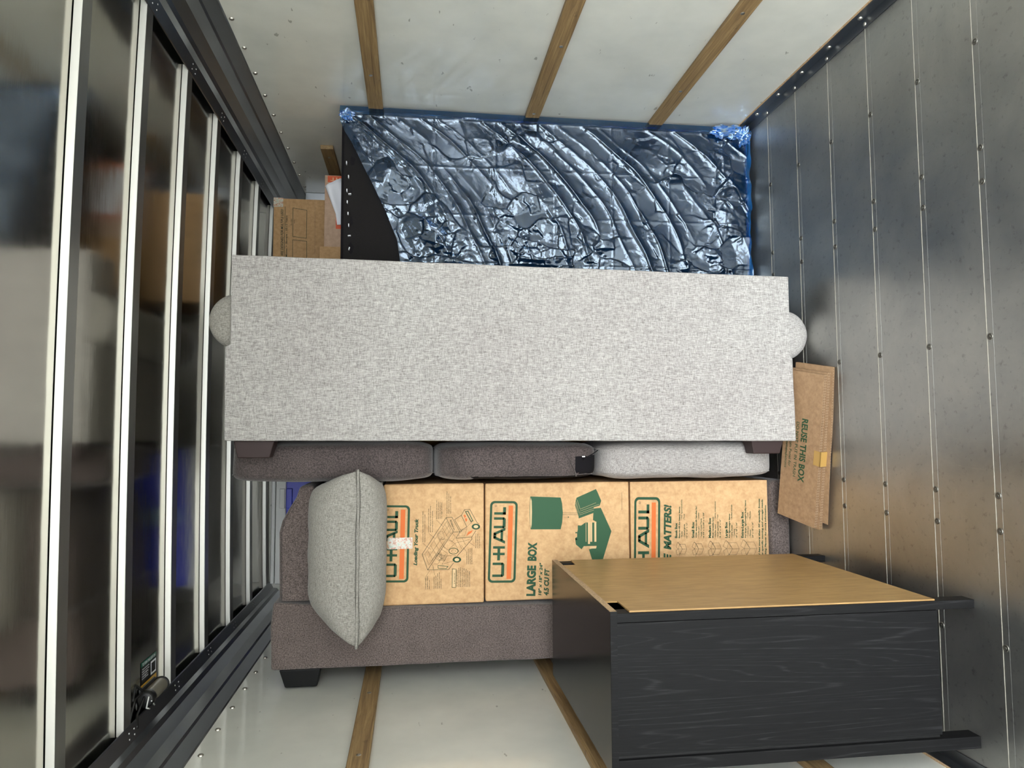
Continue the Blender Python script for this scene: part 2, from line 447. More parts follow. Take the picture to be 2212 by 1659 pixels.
# small rivets where each bow is fixed to the rail flange
sr = MB().lathe([(0.0032, 0.0), (0.0026, -0.0016), (0, -0.002)], (0, 0, 0), (0, 0, 1), 8).build('rivet', M['staple'], rr); first = True
for par, sgn, X in ((rr, 1, XR), (rl, -1, XL)):
    for k in range(1, 6):
        y0 = 1.855 + SP * k
        for dx, dy in ((0.060, 0.005), (0.072, 0.018), (0.060, 0.043), (0.072, 0.055)):
            z = 2.330 + (dx - 0.049) / 0.034 * 0.0185 - 0.0005
            p = (X - sgn * dx, y0 + dy, z)
            if first: sr.location = Vector(p); first = False
            else: inst(sr, par, p)
# ---- wooden tie slats
def slat(x0, x1, z, y0, y1, name):
    b = MB(); n = 30
    return struct(b.box(x0, x1, y0, y1, z - 0.031, z + 0.031).build(name, M['timber'], bevel=0.003, off=((x0 + x1) / 2, y0, z)))
sl = []
for z, ye in ((1.695, 3.29), (1.012, YF - 0.01), (0.444, YF - 0.01)):
    sl.append(slat(XR - 0.021, XR - 0.0005, z, YB + 0.05, ye, 'trim_%d' % nb)); nb += 1
sl.append(slat(XR - 0.021, XR - 0.0005, 1.955, 3.51, YF - 0.01, 'trim_%d' % nb)); nb += 1
for z in (1.678, 1.000, 0.412):
    sl.append(slat(XL + 0.0005, XL + 0.021, z, YB + 0.05, YF - 0.01, 'trim_%d' % nb)); nb += 1
# slat screws
ss = MB().lathe([(0.0075, 0.0), (0.006, 0.0018), (0.003, 0.001), (0, 0.001)], (0, 0, 0), (-1, 0, 0), 12).build('screw', M['rivet'], sl[0], off=(0, 0, 0)); first = True
for s, y, z in ((0, 2.75, 1.70), (1, 2.45, 1.005), (1, 3.0, 1.012), (2, 2.17, 0.446), (2, 2.72, 0.45), (3, 3.62, 1.955)):
    p = (XR - 0.021, y, z)
    if first: ss.location = Vector(p) - parent_off(sl[s]); first = False
    else: inst(ss, sl[s], p)
for s, y in ((4, 2.66), (4, 2.16), (6, 1.95)):
    inst(ss, sl[s], (XL + 0.021, y, (1.678, 0, 0.412)[s - 4]), (0, 0, math.pi))
# ---- aluminium angle along the floor corners
for sgn, X in ((1, XR), (-1, XL)):
    b = MB()
    x = lambda d: X - sgn * d
    lo, hi = sorted((x(0.0), x(0.004))); b.box(lo, hi, YB, YF - 0.002, 0, 0.045)
    lo, hi = sorted((x(0.004), x(0.037))); b.box(lo, hi, YB, YF - 0.002, 0.0002, 0.004)
    lo, hi = sorted((x(0.0), x(0.006))); b.box(lo, hi, YB, YF - 0.002, 0.045, 0.048, 1)
    tr = struct(b.build('baseboard_%s' % ('right' if sgn > 0 else 'left'), [M['rail'], M['rawboard']]))
    if sgn > 0:
        rivets(tr, XR - 0.004, [2.171 + 0.1855 * i for i in range(-2, 5)], 0.020, -1)
        base = MB().lathe([(0.0075, 0.0), (0.007, 0.002), (0.004, 0.0042), (0, 0.005)], (0, 0, 0), (0, 0, 1), 14).build('rivet', M['rivet'], tr); base.location = (1.396, 2.171, 0.004)
        for i in (-2, -1, 1, 2, 3): inst(base, tr, (1.396, 2.171 + 0.2283 * i, 0.004))
    else:
        rivets(tr, XL + 0.004, [1.62 + 0.1855 * i for i in range(3)], 0.020, 1)
# ---- front corner cap and top trim
struct(MB().box(1.345, XR, 4.235, 4.25, 0.0, 2.16).box(1.345, 1.36, 4.25, YF, 0.0, 2.16).build('trim_%d' % nb, M['rail'], bevel=0.002)); nb += 1
struct(MB().box(XL + 0.09, XR - 0.09, YF - 0.03, YF, 2.20, 2.345).build('trim_%d' % nb, M['bowunder'], bevel=0.002)); nb += 1
# ---- ground behind the truck
struct(MB().box(-30, 30, -40, YB - 0.4, -1.0, -0.9).build('ground', plain('asphalt', (128, 126, 120), 0.9)))

# ================================================================ PRINTED BOXES
DY = 0.0007
def logo(mb, F, y, gi, oi):
    """F(u,v): logo frame coordinates (u 0..1 reading direction, v 0..1 up) -> (x,z)"""
    L = 3.0  # aspect: width / height
    def P(u, v, d=0.0): x, z = F(u, v); return (x, y - d, z)
    def rr(u0, u1, v0, v1, r):
        pts = []
        for cu, cv, a0 in ((u1 - r, v1 - r * L, 0), (u0 + r, v1 - r * L, 90), (u0 + r, v0 + r * L, 180), (u1 - r, v0 + r * L, 270)):
            for k in range(7):
                a = math.radians(a0 + k * 15); pts.append((cu + r * math.cos(a), cv + r * L * math.sin(a)))
        return pts
    t = 0.027
    o = rr(0, 1, 0, 1, 0.055); i = rr(t, 1 - t, t * L, 1 - t * L, 0.034)
    n = len(o)
    for a in range(n):
        b = (a + 1) % n
        mb.poly([P(*o[a]), P(*o[b]), P(*i[b]), P(*i[a])], gi)
    def R(u0, u1, v0, v1, m=gi): mb.poly([P(u0, v0), P(u1, v0), P(u1, v1), P(u0, v1)], m)
    R(0.045, 0.945, 0.165, 0.33, oi)
    b0, b1 = 0.42, 0.845; s = 0.030; h = 0.105
    def U(u0, u1):
        R(u0, u0 + s, b0 + 0.06, b1); R(u1 - s, u1, b0 + 0.06, b1)
        mb.poly([P(u0, b0 + 0.06), P(u0 + 0.02, b0), P(u1 - 0.02, b0), P(u1, b0 + 0.06), P(u1, b0 + h), P(u0, b0 + h)], gi)
    U(0.07, 0.245)
    R(0.272, 0.335, 0.585, 0.585 + h * 0.95)
    R(0.335, 0.335 + s, b0, b1); R(0.335 + s, 0.445 - s, 0.585, 0.585 + h * 0.95); R(0.445 - s, 0.445, b0, b1)
    mb.poly([P(0.475, b0), P(0.51, b0), P(0.573, b1), P(0.54, b1)], gi); mb.poly([P(0.64, b0), P(0.675, b0), P(0.608, b1), P(0.573, b1)], gi)
    mb.poly([P(0.540, b1), P(0.608, b1), P(0.600, b1 - 0.1), P(0.548, b1 - 0.1)], gi)
    R(0.515, 0.637, 0.50, 0.50 + h * 0.85)
    U(0.665, 0.80)
    R(0.832, 0.832 + s, b0, b1); R(0.832, 0.925, b0, b0 + h)
    c = (0.94, 0.79)
    pts = [(c[0] + 0.012 * math.cos(a * math.pi / 6), c[1] + 0.036 * math.sin(a * math.pi / 6)) for a in range(12)]
    for a in range(12):
        p, q = pts[a], pts[(a + 1) % 12]
        mb.poly([P(*p), P(*q), P(c[0] + (q[0] - c[0]) * 0.7, c[1] + (q[1] - c[1]) * 0.7), P(c[0] + (p[0] - c[0]) * 0.7, c[1] + (p[1] - c[1]) * 0.7)], 3)
def crate(mb, x0, x1, y0, y1, z0, z1, flap=True):
    """closed corrugated carton with slightly bowed faces"""
    n = 10
    def fx(x, z, y): return y - 0.0
    mb.box(x0, x1, y0, y1, z0, z1, 0)
    return mb
CM = lambda: [M['card'], M['green'], M['orange'], M['dkgreen'], M['shadegreen'], M['palecard']]
YBX = 2.79
def carton(label, x0, x1, z0, z1, depth=0.455):
    t = thing('moving_box', ((x0 + x1) / 2, YBX + depth / 2, z0), label, 'box', 'cardboard moving boxes stacked inside the brown couch')
    b = MB().box(x0 + 0.004, x1, YBX, YBX + depth, z0 + 0.0015, z1 - 0.002, 0)
    return t, b
def fin(t, b, start):
    flip_up(b, start); b.build('box_body', CM(), t, bevel=0.006)
    return t
def aff(a, b, X0, Y0):   # draughtsman's coordinates on one printed face -> x,z on that face
    def f(u, v, d=DY): return (a[0] + a[1] * (u - X0) + a[2] * (v - Y0), YBX - d, b[0] + b[1] * (u - X0) + b[2] * (v - Y0))
    return f
def line(b, f, pts, wd=0.0011, mi=3, close=False, d=DY): stroke(b, [f(u, v, d) for u, v in pts], wd, mi, close)
def ptext(b, f, s, p0, p1, h, mi=3, bold=0.012, shear=0.0):
    o = Vector(f(*p0)); e = Vector(f(*p1)); e1 = (e - o); wd = e1.length; e1.normalize(); e2 = Vector((-e1.z, 0, e1.x))
    text(b, s, o, e1, e2, size=h, width=wd, bold=bold, mi=mi, shear=shear)
def logo_from(b, f, bl, br, tl, gi=1, oi=2):
    A = Vector(f(*bl)); B = Vector(f(*br)); T = Vector(f(*tl))
    def F(u, v):
        p = A + (B - A) * u + (T - A) * v; return (p.x, p.z)
    logo(b, F, YBX - DY, gi, oi)

# -- middle box : LARGE BOX
fm = aff((-0.18854, -4.6e-5, -0.00179), (1.250754, -0.001847, 1.6e-5), 1048, 1045)
t, b = carton('cardboard moving box printed LARGE BOX with a green lamp picture', -0.645, -0.190, 0.6725, 1.2515); st = len(b.f)
z2 = lambda x, y: (1030 + x / 5.72, 1030 + y / 5.72)
logo_from(b, fm, z2(478, 1303), z2(503, 305), z2(143, 1303))
ptext(b, fm, 'LARGE', z2(712, 1468), z2(722, 1095), 0.0315, 1, 0.055); ptext(b, fm, 'BOX', z2(725, 1040), z2(733, 812), 0.0315, 1, 0.055)
ptext(b, fm, '18" x 18" x 24"', z2(790, 1460), z2(808, 1062), 0.011, 1, 0.05, 0.15)
ptext(b, fm, '4.5 CU FT', z2(878, 1464), z2(888, 1135), 0.0175, 1, 0.05, 0.15)
def fp(pts, mi, d=DY): b.poly([fm(*z2(*p), d) for p in pts], mi)
fp([(655, 245), (1030, 255), (1048, 330), (1057, 440), (1050, 560), (1030, 650), (660, 652), (650, 560), (646, 440), (649, 330)], 4)
fp([(662, 262), (672, 300), (676, 440), (672, 590), (664, 640), (656, 590), (652, 440), (655, 300)], 5, DY * 1.6)
for yy in (446, 468): line(b, fm, [z2(1057, yy), z2(1236, yy)], 0.0012, 1)
line(b, fm, [z2(1070, 500), z2(1118, 500)], 0.0006, 1); fp([(1118, 498), (1126, 488), (1134, 498), (1126, 510)], 1)
z4 = lambda x, y: (1240 + x / 10.37, 1050 + y / 10.37)
def gp(pts, mi, d=DY): b.poly([fm(*z4(*p), d) for p in pts], mi)
gp([(50, 255), (490, 55), (520, 110), (610, 320), (575, 430), (440, 470), (430, 600), (100, 725), (15, 430), (30, 320)], 4)
for a_, c_ in (((130, 515), (490, 365)), ((120, 560), (560, 400)), ((110, 610), (500, 470)), ((110, 650), (440, 530)), ((60, 300), (130, 515)), ((40, 340), (105, 600)), ((28, 380), (95, 700))):
    line(b, fm, [z4(*a_), z4(*c_)], 0.0007, 5, d=DY * 1.6)
gp([(430, 500), (600, 480), (840, 1010), (640, 1659), (400, 1659), (325, 1420), (500, 1380), (500, 800), (420, 760), (430, 600)], 4)
gp([(75, 880), (150, 885), (250, 815), (500, 815), (500, 1340), (210, 1350), (160, 1420), (30, 1310), (15, 1170), (60, 1140), (60, 1050), (75, 980)], 4)
for x0_, x1_, ya, yb in ((305, 350, 810, 1300), (355, 400, 810, 1250), (450, 495, 810, 1250), (256, 266, 820, 1250)):
    b.poly([fm(*z4(x0_, ya), DY * 1.6), fm(*z4(x1_, ya), DY * 1.6), fm(*z4(x1_, yb), DY * 1.6), fm(*z4(x0_, yb), DY * 1.6)], 5)
b.poly([fm(*z4(350, 1365), DY * 1.6), fm(*z4(490, 1350), DY * 1.6), fm(*z4(490, 1400), DY * 1.6), fm(*z4(350, 1405), DY * 1.6)], 5)
for yy in (1045, 1190): b.poly([fm(*z4(20, yy - 14)), fm(*z4(60, yy - 14)), fm(*z4(60, yy + 14)), fm(*z4(20, yy + 14))], 4)
line(b, fm, [z4(1082, 530), z4(1082, 125)], 0.0010, 3)
fin(t, b, st)

# -- top box : Loading Your Truck
ft = aff((-0.184599, -4.4e-5, -0.001749), (1.622679, -0.001765, -6e-6), 838, 1045)
t, b = carton('cardboard moving box printed Loading Your Truck, topmost under the pillow', -0.648, -0.188, 1.2535, 1.640); st = len(b.f)
z1 = lambda x, y: (820 + x / 7.54, 1080 + y / 7.54)
logo_from(b, ft, z1(468, 1340), z1(495, 92), z1(468 - 452, 1340))
ptext(b, ft, 'Loading Your Truck', z1(605, 1068), z1(625, 305), 0.0125, 1, 0.05, 0.25)
W1 = 0.0016; W2 = 0.0008
L_ = lambda pts, wd=W2, cl=False, mi=3: line(b, ft, [z1(*p) for p in pts], wd, mi, cl)
L_([(690, 885), (780, 1140), (1195, 520), (1080, 290)], W1, True); L_([(780, 1140), (1120, 1135), (1200, 1030)], W1)
L_([(1080, 290), (1175, 280), (1305, 520), (1195, 525)], W1); L_([(1305, 520), (1240, 625), (1500, 605), (1505, 640), (1230, 950)], W1)
L_([(735, 885), (800, 1060), (1110, 620), (1165, 530), (1090, 345), (1060, 400), (735, 885)]); L_([(690, 885), (735, 885)])
L_([(830, 745), (970, 985)]); L_([(880, 665), (1010, 900)]); L_([(930, 590), (1060, 790)]); L_([(780, 830), (870, 985)])
L_([(790, 940), (1010, 620)]); L_([(840, 1000), (1080, 640)]); L_([(1020, 460), (1110, 610)]); L_([(1060, 405), (1150, 550)])
L_([(1040, 540), (1120, 420)]); L_([(1080, 590), (1150, 480)]); L_([(960, 520), (1020, 515), (1060, 640), (980, 650), (940, 570), (960, 520)])
for k in range(5): L_([(930 + k * 18, 560 + k * 22), (985 + k * 16, 545 + k * 22)])
L_([(1220, 320), (1330, 250), (1420, 440), (1320, 500)], W1, True); L_([(1330, 250), (1380, 160), (1470, 150), (1590, 370)], W1); L_([(1420, 440), (1500, 360)], W2)
L_([(1280, 590), (1330, 500), (1420, 470), (1380, 590)], W2, True); L_([(1305, 520), (1340, 510)], W1); L_([(1505, 600), (1570, 500)], W1); L_([(1590, 370), (1620, 390)], W1)
L_([(1380, 160), (1500, 380)], W2); L_([(1400, 190), (1440, 180), (1520, 340), (1490, 350)], 0.0030, True, 4)
L_([(860, 1060), (870, 1130)]); L_([(945, 1070), (1110, 1085), (1080, 1120), (950, 1115)], 0.0020, True, 4); L_([(1010, 1050), (1100, 910), (1235, 905), (1190, 1000), (1010, 1050)])
L_([(885, 1040), (940, 1050), (990, 980), (1060, 1000)]); L_([(960, 860), (1010, 930), (960, 990), (900, 940), (960, 860)]); L_([(1000, 800), (1100, 870), (1060, 990), (930, 900)])
for k in range(6): L_([(940 + k * 22, 860 + 10 * k), (1000 + k * 14, 960 - 14 * k), (960 + k * 20, 1000 - 8 * k)])
def ell(cx, cy, ru, rv, n=18): return [(cx + ru * math.cos(2 * math.pi * k / n), cy + rv * math.sin(2 * math.pi * k / n)) for k in range(n)]
L_(ell(1200, 835, 75, 48), 0.0022, True, 4); L_(ell(1200, 835, 35, 22), W2, True)
L_([(1040, 760), (1110, 820), (1240, 700), (1460, 650)]); L_([(1130, 640), (1230, 720), (1290, 850)]); L_([(1250, 640), (1340, 800)]); L_([(1340, 620), (1400, 740)]); L_([(1180, 540), (1230, 600), (1180, 680), (1120, 660)])
for cx, cy in ((1255, 975), (1570, 435)):
    for (r1, r2, mi, d) in ((70, 48, 1, 1.0), (38, 26, 5, 1.7)):
        b.poly([ft(*z1(*p), DY * d) for p in ell(cx, cy, r1, r2)], mi)
b.poly([ft(*z1(*p)) for p in ((1365, 250), (1390, 235), (1410, 270), (1385, 290))], 2); b.poly([ft(*z1(*p)) for p in ((1390, 305), (1410, 290), (1430, 325), (1405, 360))], 2)
for k in range(5): L_([(1420 + k * 16, 580 - 10 * k), (1450 + k * 16, 520 - 6 * k)], 0.0022, False, 2)
ptext(b, ft, 'U-HAUL', z1(1222, 490), z1(1160, 312), 0.006, 3, 0.02)
for p in (((700, 705), (830, 810)), ((795, 545), (900, 630)), ((920, 325), (1035, 440)), ((1090, 240), (1090, 290)), ((750, 1250), (810, 1155)), ((890, 1220), (870, 1080)), ((1405, 835), (1330, 740)), ((1550, 755), (1440, 680))):
    L_(list(p), W2)
def lines(items, x, y, dx, h, F=ft, zz=z1):
    for k, (s_, y1_) in enumerate(items): ptext(b, F, s_, zz(x + dx * k, y), zz(x + dx * k, y1_), h, 3, 0.03)
lines([('Stack boxes higher with mattresses, tables', 185), ('leaving standard protection and strength', 235)], 707, 690, 31, 0.0026)
lines([('Load sofas and dressers with their', 140), ('drawers against the wall of the moving', 100), ('van to keep them from opening', 180)], 800, 530, 31, 0.0026)
lines([('Place washer and dryer near', 0), ('the front, on the opposite', 30), ('side of the refrigerator for', 30), ('even weight distribution', 40)], 930, 312, 28, 0.0026)
lines([('Pack electronics and other', -150), ('fragile items in the truck', -110), ('attic area over the cab', -60)], 1098, 222, 30, 0.0026)
lines([('Load lightweight', 1262), ('irregularly shaped', 1245), ('items on top', 1305)], 750, 1452, 30, 0.0026)
lines([('Pack a special box', 1250), ('with the tools and', 1235), ('essentials you need', 1200), ('right away. Load it last', 1180), ('unload it first', 1285)], 888, 1445, 28, 0.0026)
lines([('Place refrigerator in', 545), ('the front right corner', 548), ('of the moving van', 590)], 1572, 785, 30, 0.0026)
lines([('Load heaviest items', 845), ('toward the front and on the', 800), ('moving van - as close', 790), ('to the deck as possible', 785)], 1422, 1050, 28, 0.0026)
b.poly([ft(*z1(*p)) for p in ((1175, 1425), (1235, 1425), (1240, 1130), (1180, 1125))], 5); L_([(1175, 1425), (1235, 1425), (1240, 1130), (1180, 1125)], 0.002, True, 4)
ptext(b, ft, '26\' MOVING VAN', z1(1222, 1370), z1(1222, 1190), 0.0034, 3, 0.02)
lines([('TIE OFF EACH SECTION', 1145), ('Load your truck in sections', 1110), ('finish with the heaviest items', 1100), ('on the bottom, from side to', 1110), ('side. Then build the wall', 1120), ('upward toward the ceiling', 1130), ('Secure each section with', 1150), ('rope to prevent shifting', 1165)], 1262, 1420, 29, 0.0026)
fin(t, b, st)
# strips of clear printed tape on the box
x0_, _, z0_ = ft(*z1(130, 805)); x1_, _, z1_ = ft(*z1(535, 612))
MB().box(x0_, x1_, YBX - 0.0022, YBX - 0.0012, z1_, z0_).build('tape', M['cleartape'], t)['label'] = 'clear shiny printed tape strip'

# -- bottom box : SIZE MATTERS
fb = aff((-0.193873, -3.9e-5, -0.001847), (0.667667, -0.001957, 4.5e-5), 1362, 1043)
t, b = carton('cardboard moving box listing box sizes, bottom of the stack behind the black dresser', -0.652, -0.192, 0.087, 0.6705); st = len(b.f)
z3 = lambda x, y: (1340 + x / 4.81, 1030 + y / 4.81)
logo_from(b, fb, z3(412, 1215), z3(412, 213), z3(148, 1215))
ptext(b, fb, 'SIZE', z3(522, 1330 - 270), z3(522, 790), 0.028, 1, 0.05, 0.2); ptext(b, fb, 'MATTERS!', z3(522, 755), z3(522, 290), 0.028, 1, 0.05, 0.2)
z5 = lambda x, y: (1420 + x / 8.51, 1070 + y / 8.51)
rows = [(360, 'Book Box', 505, [('Easy-to-lift for heavy items:', 205, 0), ('\u2022 Books', 660, 0), ('\u2022 Canned goods', 530, 0), ('12" x 12" x 12"', 505, 0)], [('\u2022 VHS Tapes/CDs/DVDs', 78), ('\u2022 Tools', 345)], (335, 535, 1.0)),
        (668, 'Small Box', 485, [('With easy-to-lift handles for:', 190, 0), ('\u2022 Cookie jars', 575, 0), ('\u2022 Large Crystal Pieces', 425, 0), ('16 3/8" x 12 5/8" x 12 5/8"', 315, 0)], [('\u2022 Linens', 320)], (630, 840, 1.05)),
        (975, 'Medium Box', 412, [('Most versatile box:', 395, 0), ('\u2022 Kitchen items', 535, 0), ('\u2022 Small appliances', 480, 0), ('18 1/8" x 18" x 16"', 445, 0)], [('\u2022 Stereo components', 110), ('\u2022 Toys', 355)], (920, 1170, 1.2)),
        (1280, 'Large Box', 485, [('For lightweight items:', 335, 0), ('\u2022 Lamp shades', 545, 0), ('\u2022 Clothing', 620, 0), ('18" x 18" x 24"', 500, 0)], [('\u2022 Stuffed animals', 170)], (1200, 1500, 1.25)),
        (1580, 'Extra-Large Box', 298, [('For large, lightweight bulky items:', 80, 0), ('\u2022 Comforters', 570, 0), ('\u2022 Pillows', 635, 0), ('24" x 18" x 24"', 495, 0)], [('\u2022 Towels', 315), ('\u2022 Blankets', 290)], (1525, 1830, 1.35))]
for (u, nm, ve, its, its2, (i0, i1, sc)) in rows:
    ptext(b, fb, nm, z5(u, 785), z5(u, ve), 0.0098, 1, 0.045)
    for k, (s_, v_, _) in enumerate(its): ptext(b, fb, s_, z5(u + 48 + k * 45, 785), z5(u + 48 + k * 45, v_), 0.0056, 1, 0.04 if k == 0 else 0.025)
    for k, (s_, v_) in enumerate(its2): ptext(b, fb, s_, z5(u + 88 + k * 45, 455), z5(u + 88 + k * 45, v_), 0.0050, 1, 0.025)
    w_ = i1 - i0; hgt = 120 * sc; c_ = 985
    q = lambda a, h_: z5(i0 + a * w_, c_ - h_ * hgt)
    for pts in ([(0.58, 0), (1, 0)], [(0.58, 0), (0.36, 0.75), (0.82, 0.75), (1, 0), (0.82, -0.75), (0.36, -0.75), (0.58, 0)], [(0.36, 0.75), (0.22, 0.02), (0.36, -0.75)],
                [(0.22, 0.02), (0.0, 0.3), (0.15, 1.0), (0.36, 0.75)], [(0.22, 0.02), (0.02, -0.25), (0.12, -0.9), (0.36, -0.75)], [(0.58, 0), (0.2, 1.05)], [(0.58, 0), (0.28, -1.1)], [(0.22, 0.02), (0.58, 0)]):
        line(b, fb, [q(*p) for p in pts], 0.0009, 3)
ptext(b, fb, 'U-Haul has more than 20 specially boxes', z5(1888, 1290), z5(1888, 55), 0.0066, 1, 0.04, 0.2)
ptext(b, fb, 'for your specific moving and storage needs.', z5(1945, 1290), z5(1945, 62), 0.0066, 1, 0.04, 0.2)
ptext(b, fb, 'See Packing Planner for more information.', z5(2005, 1290), z5(2005, 170), 0.0066, 1, 0.04, 0.2)
fin(t, b, st)

# ================================================================ GREY SOFA (on end, back to the camera)
t = thing('loveseat', (0.3, 2.9, 0), 'light grey fabric couch stood on end, plain back facing out', 'sofa')
Y0 = 2.56
b = MB()
pan = [(-0.030, 0.083), (0.286, 0.086), (0.292, 0.093), (0.604, 0.093), (0.628, 2.158), (0.314, 2.155), (0.306, 2.172), (-0.018, 2.168)]
# outline carries a little fabric sag
def dens(poly, step=0.06, amp=0.0016):
    o_ = []
    for i in range(len(poly)):
        a = Vector(poly[i]); c = Vector(poly[(i + 1) % len(poly)]); n = max(1, int((c - a).length / step))
        for k in range(n):
            p = a + (c - a) * k / n
            if k: p += Vector((noise.noise((p.x * 7, p.y * 7, 1)), noise.noise((p.x * 7, p.y * 7, 9)))) * amp
            o_.append(tuple(p))
    return o_
b.prism(dens(pan), Y0, Y0 + 0.20, 'y')
bkr = b.build('backrest', M['linen'], t, bevel=0.007, seg=3)
pip = MB(); pp = [(x, Y0 + 0.004, z) for x, z in dens([(-0.014, 0.093), (0.600, 0.100), (0.616, 2.148), (-0.004, 2.153)])]
pip.tube(pp, 0.0022, 6, True); pip.build('piping', M['linen'], bkr)
MB().box(-0.02, 0.26, Y0 + 0.20, 3.42, 0.20, 2.05).build('seat_base', M['linen'], t, bevel=0.01)
for z0, z1, zr, xr_ in ((0.088, 0.20, 0.098, 0.382), (2.05, 2.163, 2.142, 0.402)):
    a_ = MB().box(-0.02, 0.31, Y0 + 0.20, 3.44, z0, z1).build('arm', M['linen'], t, bevel=0.01)
    # round end roll with gathered pleats
    rb = MB(); n = 56; prof = [(0.0, -0.004), (0.02, -0.0035), (0.05, -0.002), (0.078, 0.004), (0.092, 0.013), (0.0975, 0.028), (0.098, 0.06), (0.098, 0.85)]
    rowz = []
    for r, d in prof:
        row = []
        for k in range(n):
            a = 2 * math.pi * k / n
            pl = (0.0022 * (abs(math.sin(a * 3.5 + 0.4)) ** 0.35) if 0.01 < r < 0.095 else 0)
            row.append((xr_ + r * math.cos(a), Y0 + 0.022 + d - pl, zr + r * math.sin(a)))
        rowz.append(row)
    rb.grid(rowz, 0, True, closeu=True)
    rb.build('arm_roll', M['linen2'] if z0 > 1 else M['linen'], t)
for z0, z1, y0, y1 in ((2.006, 2.142, 2.585, 2.662), (0.118, 0.253, 2.585, 2.662), (2.006, 2.142, 3.30, 3.38), (0.118, 0.253, 3.30, 3.38)):
    f_ = MB(); xa, xb = -0.019, -0.078
    f_.hexa([(xa, y0, z0), (xa, y1, z0), (xa, y1, z1), (xa, y0, z1), (xb, y0 + 0.006, z0 + 0.017), (xb, y1 - 0.006, z0 + 0.017), (xb, y1 - 0.006, z1 - 0.012), (xb, y0 + 0.006, z1 - 0.012)])
    f_.build('leg', M['foot_brown'], t, bevel=0.003)

# ================================================================ BROWN SOFA (on end, seat towards the middle)
t = thing('couch', (-0.5, 3.1, 0), 'brown microfibre couch stood on end against the left wall, holding the boxes', 'sofa')
ys, ye = 2.765, 3.60
def warpbox(pts2, y0, y1, name, mat, bevel=0.012):
    b = MB(); b.prism(dens(pts2, 0.05, 0.003), y0, y1, 'y'); return b.build(name, mat, t, bevel=bevel, seg=3)
warpbox([(-0.864, 0.002), (-0.657, 0.002), (-0.656, 1.0), (-0.645, 1.65), (-0.612, 2.034), (-0.700, 2.042), (-0.856, 2.038), (-0.860, 1.0)], ys, ye, 'seat_frame', M['suede'])
warpbox([(-0.648, 0.002), (-0.22, 0.004), (-0.19, 0.014), (-0.19, 0.072), (-0.22, 0.084), (-0.648, 0.084)], ys + 0.006, ye - 0.02, 'arm', M['suede'])
warpbox([(-0.612, 1.900), (-0.612, 2.012), (-0.36, 2.018), (-0.318, 2.008), (-0.275, 1.985), (-0.23, 1.958), (-0.19, 1.946), (-0.185, 1.896), (-0.24, 1.893), (-0.32, 1.896)][::-1], ys + 0.006, ye - 0.02, 'arm', M['suede'])
MB().tube([(-0.606, ys + 0.008, 2.004), (-0.45, ys + 0.006, 2.007), (-0.36, ys + 0.007, 2.008), (-0.318, ys + 0.008, 1.999), (-0.27, ys + 0.009, 1.975), (-0.23, ys + 0.011, 1.950)], 0.003, 6).build('piping', M['suede_dark'], t)
warpbox([(-0.648, 0.085), (-0.06, 0.10), (-0.05, 1.90), (-0.618, 1.920)], 3.32, ye - 0.02, 'backrest', M['suede_dark'])
for z0, z1, y0, y1 in ((1.864, 2.011, 2.785, 2.87), (0.10, 0.25, 2.785, 2.87), (1.864, 2.011, 3.48, 3.56), (0.10, 0.25, 3.48, 3.56)):
    xa, xb = -0.861, -0.926
    MB().hexa([(xa, y0, z1), (xa, y1, z1), (xa, y1, z0), (xa, y0, z0), (xb, y0 + 0.008, z1 - 0.02), (xb, y1 - 0.008, z1 - 0.02), (xb, y1 - 0.008, z0 + 0.012), (xb, y0 + 0.008, z0 + 0.012)][::1]).build('leg', M['foot_black'], t, bevel=0.003)

# ================================================================ CUSHIONS
def cushion(name, label, x0, x1, y0, y1, z0, z1, mat, n=7.0, puff=0.10, seed=0.0, warp=None, grp=True):
    t = thing(name, ((x0 + x1) / 2, (y0 + y1) / 2, z0), label, 'cushion', 'seat cushions stacked on end between the couches')
    cx, cy, cz = (x0 + x1) / 2, (y0 + y1) / 2, (z0 + z1) / 2; hx, hy, hz = (x1 - x0) / 2, (y1 - y0) / 2, (z1 - z0) / 2
    mb = soft(cx, cy, cz, hx, hy, hz, n, 24, (puff, 0.03, 0.0), warp, seed, 0.006)
    return t, mb, (cx, cy, cz, hx, hy, hz)
def seam_path(c, ux, n, warp=None, k=60, grow=1.006, seed=0.0):
    cx, cy, cz, hx, hy, hz = c; pts = []
    for i in range(k):
        a = 2 * math.pi * i / k; ca, sa = math.cos(a), math.sin(a)
        mx = max(abs(ca), abs(sa)); p = [ux, ca / mx, sa / mx]
        r = sum(abs(q) ** n for q in p) ** (-1 / n); u = [q * r for q in p]
        P = Vector((cx + u[0] * hx, cy + u[1] * hy * grow, cz + u[2] * hz * grow))
        if warp: P = warp(P, u)
        P += noise.noise_vector(P * 9 + Vector((seed, 0, 0))) * 0.006
        pts.append(P)
    return pts
yc0, yc1 = 2.675, 3.22
def wp1(P, u):
    P.x += 0.022 * (P.z - 1.46) / 0.36 * (1 if u[0] < 0 else 0) * 0 ; return P
t, mb, c = cushion('seat_cushion', 'plain dark taupe seat cushion standing highest in the column', -0.172, -0.026, yc0, yc1, 1.452, 2.186, M['suede_dark'], 7, 0.06, 1.0)
cov = mb.build('cover', M['suede_dark'], t)
MB().tube(seam_path(c, -0.62, 7, seed=1.0), 0.0026, 6, True).build('piping', M['suede_dark'], t)
t, mb, c = cushion('back_cushion', 'dark taupe cushion with black lining and zip, middle of the column', -0.172, -0.030, yc0, yc1, 0.816, 1.448, M['suede_dark'], 6, 0.05, 4.0)
for i, f in enumerate(mb.f):
    P = sum((Vector(mb.v[j]) for j in f), Vector()) / len(f)
    if P.y < yc0 + 0.12 and P.z < 0.912 and P.x < -0.083: mb.m[i] = 1
    if P.x < -0.158 and P.z < 1.30: mb.m[i] = 1
